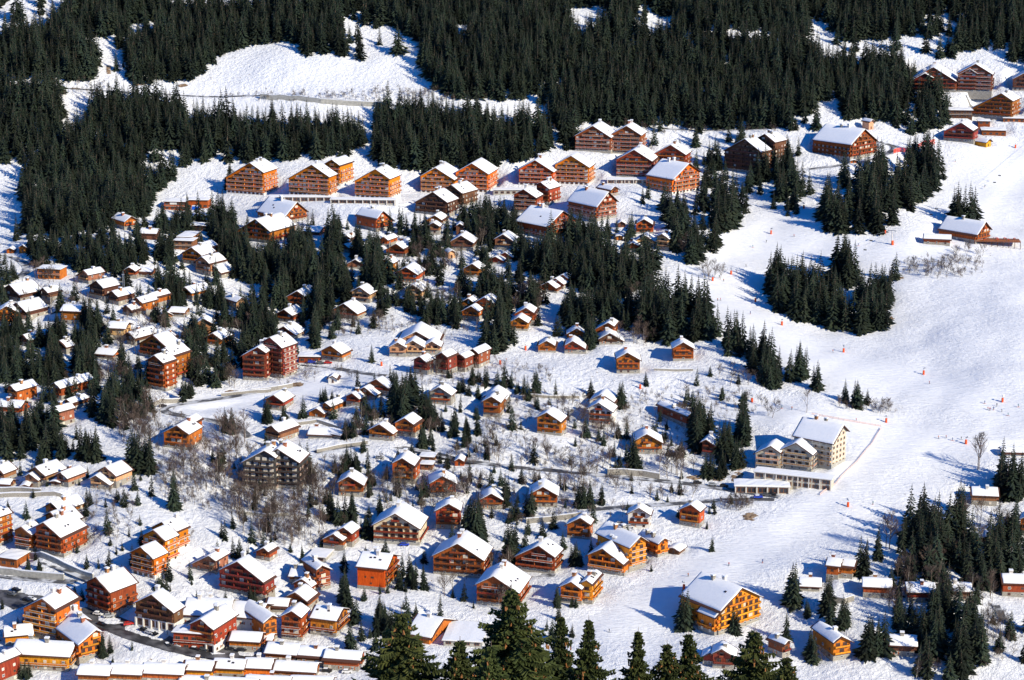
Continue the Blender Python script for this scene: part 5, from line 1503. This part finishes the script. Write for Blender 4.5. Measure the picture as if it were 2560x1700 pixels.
NEAR = [(1228, 1602, 96, 1, 'small dark foreground spruce left of the tallest one'), (1342, 1588, 108, 2, 'narrow foreground spruce just right of the tallest one at its shoulder'),
  # native pixel of the tip, distance, variant, label
 (1003, 1512, 100, 0, 'broad dark spruce tip, leftmost in the foreground'), (1278, 1452, 104, 0, 'tallest broad foreground spruce below the red shopfront hotel'),
 (1150, 1590, 100, 1, 'low bushy foreground spruce between the two broadest tips'), (1402, 1530, 128, 2, 'slim foreground spruce just right of the tallest one'),
 (1472, 1538, 120, 2, 'foreground spruce with spreading boughs at the piste foot'), (1596, 1568, 135, 2, 'thin foreground spruce standing alone on the white piste'),
 (1668, 1600, 122, 1, 'foreground spruce with many brown cones, low in the row'), (1722, 1575, 125, 1, 'cone-hung foreground spruce left of the deep red chalet'),
 (1888, 1560, 110, 0, 'broad foreground spruce right of the deep red chalet'), (1968, 1632, 104, 1, 'rightmost foreground spruce, olive green and rounded')]
for px, py, dist, vi, lab in NEAR:
    d = ray(px, py) * dist; x, y, ztop = d[0], d[1], CAM_Z + d[2]
    g_ = gz(x, y); crm, trm, cm = NS[vi]; Hm = (24, 23, 22)[vi]
    sc = (ztop - g_) / Hm if False else 1.0
    root = empty('foreground_spruce', (x, y, ztop - Hm), rt.uniform(0, 6.28), lab, 'spruce', 'large spruces in the foreground')
    if ztop - Hm > g_ - .2:   # lengthen so that the foot reaches the ground
        k = (ztop - g_) / Hm; root.location.z = g_
    else: k = 1.0; root.location.z = ztop - Hm; 
    if k == 1.0:
        k = max((ztop - g_) / Hm, .55); root.location.z = ztop - Hm * k
    for nm, me in (('crown', crm), ('trunk', trm), ('cones', cm)):
        o = inst(nm, me, root, (0, 0, 0), 0, (1, 1, k) if .9 < k < 1.2 else (min(k, 1.1), min(k, 1.1), k))
        if nm == 'cones': o['kind'] = 'stuff'
# ------------------------------------------------------------------ cars
COLS = {'white': (.7,.7,.7), 'silver': (.38,.40,.42), 'red': (.45,.02,.015), 'black': (.012,.013,.018), 'grey': (.10,.105,.11), 'blue': (.01,.05,.45)}
CARM = {k: simple('car_paint_' + k, v, .25, spec=.6) for k, v in COLS.items()}
def car_meshes(mat):
    b = MB()
    prof = [(-2.1,.35),(2.1,.35),(2.12,.75),(1.95,.88),(1.05,.98),(-2.0,1.0),(-2.12,.7)]
    n = len(prof); w = .86
    b.prism([(x, z) for x, z in prof], -w, w)
    b.prism([(-1.9,1.0),(1.05,.98),(.45,1.45),(-1.5,1.47)], -.74, .74)
    body = b.mesh('car_body', [mat])
    g_ = MB()
    g_.prism([(-1.62,1.05),(.80,1.05),(.36,1.40),(-1.40,1.40)], -.755, .755); 
    g_.face([(1.0,-.66,1.02),(1.0,.66,1.02),(.50,.62,1.43),(.50,-.62,1.43)]); g_.face([(-1.85,.66,1.04),(-1.85,-.66,1.04),(-1.52,-.62,1.44),(-1.52,.62,1.44)])
    glass = g_.mesh('car_windows', [M['car_glass']])
    r_ = MB(); r_.box(-1.35, .3, -.66, .66, 1.475, 1.60); roofs = r_.mesh('roof_snow', [M['snow']])
    return body, glass, roofs
wh = MB(); wh.tube((0,-.11,0),(0,.11,0),.33,.33,12); WHEEL = wh.mesh('wheel', [M['rubber']])
CM = {k: car_meshes(m) for k, m in CARM.items()}
ci_ = []
for k, (c, r, x, y, hd, col) in enumerate(CARS):
    p, t = hit(*TP(c, r, x, y)); q = TP(c, r, x, y); ci_.append(dict(px=q[0], py=q[1], h=k * .001, p=p, hd=hd, col=col, t=t))
for col in COLS:
    describe([i for i in ci_ if i['col'] == col], col + ' car', set())
for it in ci_:
    x, y = float(it['p'][0]), float(it['p'][1]); z = gz(x, y)
    d = np.hypot(RP[:, 0] - x, RP[:, 1] - y); j = int(np.argmin(d - RP[:, 2]))
    z += .22 if d[j] < RP[j, 2] else .02
    root = empty('parked_car', (x, y, z), R(it['hd']), it['label'], 'car', 'cars parked along the village roads')
    bd, gl, rs = CM[it['col']]
    inst('body', bd, root); inst('windows', gl, root)
    if rng.random() < .3: inst('roof_snow', rs, root)
    for wx in (-1.3, 1.32):
        for wy in (-.80, .80): inst('wheel', WHEEL, root, (wx, wy, .33))

# ------------------------------------------------------------------ snow cannons wrapped in orange mats
def cannon():
    a = MB()
    for k in range(8):
        t0 = 6.283 * k / 8; t1 = 6.283 * (k + .92) / 8; r0 = .60
        a.face([(math.cos(t0)*r0, math.sin(t0)*r0, 0), (math.cos(t1)*r0, math.sin(t1)*r0, 0), (math.cos(t1)*r0*.95, math.sin(t1)*r0*.95, 2.2), (math.cos(t0)*r0*.95, math.sin(t0)*r0*.95, 2.2)])
    a.tube((0,0,-.5),(0,0,2.15),.53,.5,10)
    b = MB(); b.tube((0,0,2.1),(0,0,3.3),.09,.08,6); b.tube((-.35,0,3.2),(.75,0,3.65),.30,.38,10); b.tube((.74,0,3.645),(.86,0,3.69),.42,.42,10)
    return a.mesh('mat', [M['orange']]), b.mesh('lance', [M['metal']])
CN = cannon()
ci_ = []
for k, (c, r, x, y) in enumerate(CANNON):
    q = TP(c, r, x, y + 16); p, t = hit(*q); ci_.append(dict(px=q[0], py=q[1], h=k * .001, p=p))
describe(ci_, 'orange-padded post', set())
for it in ci_:
    x, y = float(it['p'][0]), float(it['p'][1])
    root = empty('snow_gun', (x, y, gz(x, y)), rng.uniform(0, 6.28), it['label'], 'snow gun', it.get('grp', 'orange padded snow guns along the piste'))
    inst('mat', CN[0], root); inst('nozzle', CN[1], root)

# ------------------------------------------------------------------ skiers: one continuous body each
def skier_mesh(seed, jacket, trousers):
    r = random.Random(seed); k = r.uniform(.0, .35)   # crouch
    J = dict(pelvis=(0,0,.92-.12*k), chest=(.10+.12*k,0,1.32-.12*k), neck=(.16+.18*k,0,1.50-.14*k), head=(.20+.2*k,0,1.66-.15*k), top=(.21+.2*k,0,1.76-.15*k),
      kl=(.16+.1*k,.14,.50-.04*k), fl=(.02,.15,.12), tl=(.16,.15,.06), kr=(.16+.1*k,-.14,.50-.04*k), fr=(.02,-.15,.12), tr=(.16,-.15,.06),
      sl=(.12+.14*k,.20,1.42-.12*k), el=(.20+.1*k,.36,1.18-.1*k), hl=(.46,.34,1.08-.1*k), sr=(.12+.14*k,-.20,1.42-.12*k), er=(.20+.1*k,-.36,1.18-.1*k), hr=(.46,-.34,1.08-.1*k))
    mb = MB()
    def limb(a, b, r0, r1, m): mb.tube(J[a], J[b], r0, r1, 7, m)
    names = list(J); co = [J[n] for n in names]
    ed = [('pelvis','chest'),('chest','neck'),('neck','head'),('head','top'),('pelvis','kl'),('kl','fl'),('fl','tl'),('pelvis','kr'),('kr','fr'),('fr','tr'),('chest','sl'),('sl','el'),('el','hl'),('chest','sr'),('sr','er'),('er','hr')]
    rad = dict(pelvis=.16, chest=.18, neck=.07, head=.11, top=.08, kl=.085, fl=.07, tl=.06, kr=.085, fr=.07, tr=.06, sl=.09, el=.06, hl=.05, sr=.09, er=.06, hr=.05)
    me = bpy.data.meshes.new('skier_skeleton'); me.from_pydata(co, [(names.index(a), names.index(b)) for a, b in ed], [])
    o = bpy.data.objects.new('skeleton', me); C.objects.link(o)
    sk = o.modifiers.new('skin', 'SKIN'); 
    me.skin_vertices or None
    if not me.skin_vertices:
        bpy.context.view_layer.objects.active = o
        bpy.ops.mesh.customdata_skin_add()
    for i, n in enumerate(names):
        me.skin_vertices[0].data[i].radius = (rad[n], rad[n]); me.skin_vertices[0].data[i].use_root = (n == 'pelvis')
    ss = o.modifiers.new('sub', 'SUBSURF'); ss.levels = 1; ss.render_levels = 1
    dg = bpy.context.evaluated_depsgraph_get(); ev = o.evaluated_get(dg)
    out = bpy.data.meshes.new_from_object(ev); out.name = 'skier_body'
    out.materials.clear()
    for m in (jacket, trousers, M['skin'], M['rubber']): out.materials.append(m)
    for p in out.polygons:
        c_ = p.center
        p.material_index = 0 if c_.z > .9 - .1*k else 1
        if c_.z > 1.54 - .15*k: p.material_index = 2 if c_.x > .26 + .2*k and c_.z < 1.72 - .15*k else 3
        if c_.z < .16: p.material_index = 3
        p.use_smooth = True
    bpy.data.objects.remove(o)
    s = MB()
    for y in (-.15, .15):
        s.box(-.85, .85, y - .045, y + .045, .0, .03); s.face([(.85, y-.045, .0), (.85, y+.045, .0), (1.0, y+.03, .12), (1.0, y-.03, .12)])
    sk_ = s.mesh('skis', [M['orange'] if seed % 2 else M['metal']])
    pl = MB()
    for y in (-.34, .34): pl.tube((.47, y, 1.15-.1*k), (-.1, y * 1.25, .25), .018, .012, 4)
    return out, sk_, pl.mesh('poles', [M['metal']])
M['skin'] = simple('skin', (.55, .32, .22), .6)
J_ = [simple('jacket_red', (.5,.03,.03)), simple('jacket_blue', (.02,.06,.25)), simple('jacket_black', (.02,.02,.025)), simple('jacket_teal', (.03,.20,.22)), simple('jacket_orange', (.6,.16,.03))]
T_ = [simple('trousers_black', (.02,.02,.025)), simple('trousers_navy', (.02,.025,.06)), simple('trousers_grey', (.12,.12,.13))]
JN = ['red', 'navy blue', 'black', 'teal', 'orange']
SK = [skier_mesh(i, J_[i % 5], T_[i % 3]) for i in range(5)]
ci_ = []
for k, (c, r, x, y) in enumerate(SKIERS):
    q = TP(c, r, x, y + 12); p, t = hit(*q); ci_.append(dict(px=q[0], py=q[1], h=k * .001, p=p, v=k % 5))
for v in range(5): describe([i for i in ci_ if i['v'] == v], JN[v] + '-clad skier', set())
for it in ci_:
    x, y = float(it['p'][0]), float(it['p'][1])
    root = empty('person', (x, y, gz(x, y) + .08), rng.uniform(2.4, 5.2), it['label'], 'skier', it.get('grp', 'skiers out on the piste'))
    a_, b_, c_ = SK[it['v']]; inst('body', a_, root); inst('skis', b_, root); inst('poles', c_, root)

# ------------------------------------------------------------------ piste nets and barrier
def net(pl, h, mat, label, name='safety_net'):
    pts = [hit(*TP(*q))[0] for q in pl]; mb = MB(); po = []
    for i in range(len(pts) - 1):
        n = max(int(np.linalg.norm(pts[i+1][:2] - pts[i][:2]) / 2.5), 1)
        for k in range(n):
            a_ = pts[i] + (pts[i+1] - pts[i]) * k / n; b_ = pts[i] + (pts[i+1] - pts[i]) * (k + 1) / n
            za, zb = gz(a_[0], a_[1]), gz(b_[0], b_[1])
            for j in range(4):
                z0, z1 = h * (j / 4) + .1, h * ((j + .6) / 4) + .1
                mb.face([(a_[0], a_[1], za + z0), (b_[0], b_[1], zb + z0), (b_[0], b_[1], zb + z1), (a_[0], a_[1], za + z1)])
            po.append((a_[0], a_[1], za))
    root = empty(name, (pts[0][0], pts[0][1], gz(pts[0][0], pts[0][1])), 0, label, 'safety net')
    o = mb.build('netting', mat, root, loc=(-root.location.x, -root.location.y, -root.location.z))
    pm = MB(); pm.tube((0,0,-.3),(0,0,h+.2),.05,.05,5); pmm = pm.mesh('post', [M['metal']])
    for p in po[:280]: inst('post', pmm, root, (p[0] - root.location.x, p[1] - root.location.y, p[2] - root.location.z))
net([(3,2,1045,820),(3,2,960,960),(3,2,820,1130),(3,2,620,1320),(3,2,480,1435)], 1.1, M['pink_net'], 'faded orange net fence along the piste bank below the concrete building')
net([(3,0,1155,1445),(3,0,1240,1420),(3,0,1350,1390)], 3.2, M['red_net'], 'lower of two bright red-orange barriers under upper right spruces')
net([(3,0,1380,1375),(3,0,1440,1340),(3,0,1540,1320)], 3.2, M['red_net'], 'upper of two bright red-orange barriers beside the dark red restaurant')
net([(3,2,1040,800),(3,2,700,745),(3,2,400,690)], 1.0, M['pink_net'], 'faded pink net on the narrow track above the concrete building')

# ------------------------------------------------------------------ chairlift
pp, t = hit(*TP(3,1,1148,690)); px_, py_ = float(pp[0]), float(pp[1]); z_ = gz(px_, py_)
root = empty('chairlift_pylon', (px_, py_, z_), R(-25), 'pale steel chairlift pylon with an orange pad at its foot', 'pylon')
hp = 130 * K / (FPX / t)
mb = MB(); mb.tube((0,0,-1),(-.8,0,hp),.45,.28,10); mb.build('mast', M['slab'], root)
mb = MB(); mb.box(-3.4, 1.8, -.18, .18, hp, hp + .35); mb.build('crossarm', M['metal'], root)
for sx in (-3.2, 1.6):
    mb = MB(); mb.box(-.12, .12, -1.6, 1.6, hp - .25, hp + 0.0)
    for k in range(4): mb.tube((-.1, -1.3 + .85 * k, hp - .35), (.1, -1.3 + .85 * k, hp - .35), .22, .22, 8)
    mb.build('sheaves', M['metal'], root, (sx, 0, 0))
mb = MB(); mb.tube((0,0,-.2),(-.1,0,2.6),.85,.8,10); mb.build('pad', M['orange'], root)
def chair_mesh():
    a = MB(); a.tube((0,0,0),(0,0,-2.4),.04,.04,5); a.box(-.9,.9,-.03,.03,-2.43,-2.37); 
    for x in (-.9,.9): a.tube((x,0,-2.4),(x,.0,-3.3),.03,.03,4)
    b = MB(); b.box(-.95,.95,-.25,.22,-3.35,-3.27); b.box(-.95,.95,.16,.22,-3.27,-2.75)
    return a.mesh('hanger', [M['metal']]), b.mesh('bench', [M['rubber']])
CH = chair_mesh()
CHAIRS = [(2130,60,'highest chairlift chair over the upper right piste'),(2083,122,'second highest chairlift chair over the upper right piste'),(1548,372,'chairlift chair above another one left of the trio of spruces'),
 (1500,430,'chairlift chair just below another left of the trio of spruces'),(946,665,'chairlift chair left of the pale pylon'),(890,752,'lowest chairlift chair left below the pale pylon')]
apex = Vector((px_, py_, z_ + hp))
lines = {0: [], 1: []}
for k, (cx_, cy_, lab) in enumerate(CHAIRS):
    q = TP(3, 1, cx_, cy_); p, t = hit(q[0], q[1] + 22)
    x, y = float(p[0]), float(p[1]); zt = gz(x, y) + 9.5
    root = empty('chairlift_chair', (x, y, zt), R(-25), lab, 'chairlift chair', 'chairs hanging on the chairlift')
    inst('hanger', CH[0], root); inst('bench', CH[1], root); lines[k % 2].append(Vector((x, y, zt)))
for i_, nm in ((0, 'nearer'), (1, 'farther')):
    mb = MB(); P_ = sorted(lines[i_] + [apex + Vector((-3.2 if i_ == 0 else 1.6, 0, 0))], key=lambda v: v.x)
    top_, t2 = hit(2600, 380); P_.append(Vector((float(top_[0]), float(top_[1]), gz(float(top_[0]), float(top_[1])) + 10)))
    for k in range(len(P_) - 1): mb.tube(P_[k], P_[k+1], .035, .035, 4, cap=False)
    o = mb.build('lift_cable', M['metal']); tag(o, f'thin steel chairlift cable, {nm} of the two strands', 'cable')

# steel mast at the left
p, t = hit(*TP(0,1,1145,1165)); x, y = float(p[0]), float(p[1]); hh = 232 * K / (FPX / t)
root = empty('lattice_mast', (x, y, gz(x, y)), 0, 'tall grey steel mast rising among the left chalets', 'mast')
mb = MB()
for q in ((-.35,-.35),(.35,-.35),(.35,.35),(-.35,.35)): mb.tube((q[0]*1.4,q[1]*1.4,0),(q[0],q[1],hh),.07,.06,4)
for k in range(int(hh / 1.2)): mb.tube((-.4,-.4,k*1.2),(.4,-.4,k*1.2+1.2),.04,.04,3); mb.tube((.4,-.4,k*1.2),(.4,.4,k*1.2+1.2),.04,.04,3)
mb.build('lattice', M['metal'], root)
mb = MB(); mb.box(-.7,.7,-.7,.7,hh,hh+.2); mb.tube((0,0,hh+.2),(0,0,hh+2.2),.09,.07,6); mb.build('platform', M['metal'], root)

# restaurant sun terrace with tables and parasols
p, t = hit(*TP(3,1,2080,690)); x, y = float(p[0]), float(p[1]); z = gz(x, y)
root = empty('sun_terrace', (x, y, z), R(-8), 'wooden sun terrace with railings beside the piste restaurant', 'terrace')
mb = MB(); mb.box(-12, 16, -4, 7, 2.2, 2.45); mb.build('deck', M['br'], root)
pm = MB(); pm.box(-.15,.15,-.15,.15,-3,2.2); pmm = pm.mesh('stilt', [M['roof']])
for k in range(9): inst('stilt', pmm, root, (-12 + 3.5 * k, -3.6, 0))
mb = MB()
for z_2 in (2.9, 3.4): mb.box(-12, 16, -4.1, -4.0, z_2, z_2 + .18)
for k in range(15): mb.box(-12 + 2 * k - .06, -12 + 2 * k + .06, -4.08, -3.96, 2.45, 3.4)
mb.build('railing', M['rd'], root)
for k in range(12):
    tx, ty = x + rng.uniform(-8, 14), y + rng.uniform(-2, 6)
    r_ = empty('terrace_table', (tx, ty, z + 2.46), rng.uniform(0, 3), 'red-clothed table on the sun terrace of the piste restaurant', 'table', 'tables on the sun terrace')
    mb = MB(); mb.box(-.9,.9,-.4,.4,.7,.76); mb.build('tabletop', M['red_net'], r_)
    mb = MB(); mb.box(-.8,-.7,-.3,.3,0,.7); mb.box(.7,.8,-.3,.3,0,.7); mb.build('trestle', M['roof'], r_)

# patches of bare earth on the cut banks
EARTH = [(0,0,1290,775,50,10),(0,0,700,800,40,8),(0,0,1680,790,40,8),(1,0,1840,810,40,6),(1,0,2130,890,50,8),(2,2,2080,1250,45,60),(2,2,1700,1265,70,18),(2,2,1880,1270,80,18),(3,1,1100,1370,55,22),(3,1,1210,990,40,10),(0,2,2170,480,90,16),(1,2,360,410,60,20),(0,0,1000,640,14,40),(2,2,2140,790,20,30),(2,3,2200,60,60,40)]
mb = MB(); re = random.Random(4)
for (c, r, x, y, rx, ry) in EARTH:
    for k in range(26):
        a = re.uniform(0, 6.28); q = math.sqrt(re.random()); p, t = hit(*TP(c, r, x + rx * q * math.cos(a), y + ry * q * math.sin(a)))
        X, Y = float(p[0]), float(p[1]); s_ = re.uniform(.4, 1.3)
        pts = []
        for j in range(7):
            b = 6.283 * j / 7; rr = s_ * re.uniform(.6, 1.3); u, v = X + rr * 1.5 * math.cos(b), Y + rr * math.sin(b); pts.append((u, v, gz(u, v) + .10))
        cz = (X, Y, gz(X, Y) + .28 * s_ + .12)
        for j in range(7): mb.face([pts[j], pts[(j + 1) % 7], cz])
o = mb.build('bare_earth', M['earth']); tag(o, 'brown earth and dead grass showing on steep cut banks', kind='stuff')

# blue container and pale sign panel at the long low orange building
p, t = hit(*TP(0,1,1805,372)); x, y = float(p[0]), float(p[1])
root = empty('container', (x, y, gz(x, y)), R(-8), 'bright blue container beside the long low orange building', 'container')
M['blue'] = simple('blue_steel', (.01, .12, .62), .5)
mb = MB(); mb.box(-2.2, 2.2, -1.2, 1.2, .1, 2.5)
for k in range(9): mb.box(-2.1 + .5 * k, -1.95 + .5 * k, -1.26, -1.2, .2, 2.4)
mb.build('body', M['blue'], root)
mb = MB(); mb.box(-2.25, 2.25, -1.25, 1.25, 2.51, 2.8); mb.build('snow', M['snow'], root)
dvs_ = [(b_, s_) for b_, s_ in zip(BL, SURV) if b_[3].startswith('long low orange building')][0][1][0]
q = local(dvs_, (-.08 * dvs_['L'], -.3)); zz = float(dvs_['p'][2])
mb = MB(); mb.box(-2.3, 2.3, -.06, .06, 0, 1.5); o = mb.build('sign_board', M['frame_w'], None, (float(q[0]), float(q[1]), zz + dvs_['He'] - 1.7), R(dvs_['phi'])); tag(o, 'pale sign board on the front of the long low orange building', 'sign')
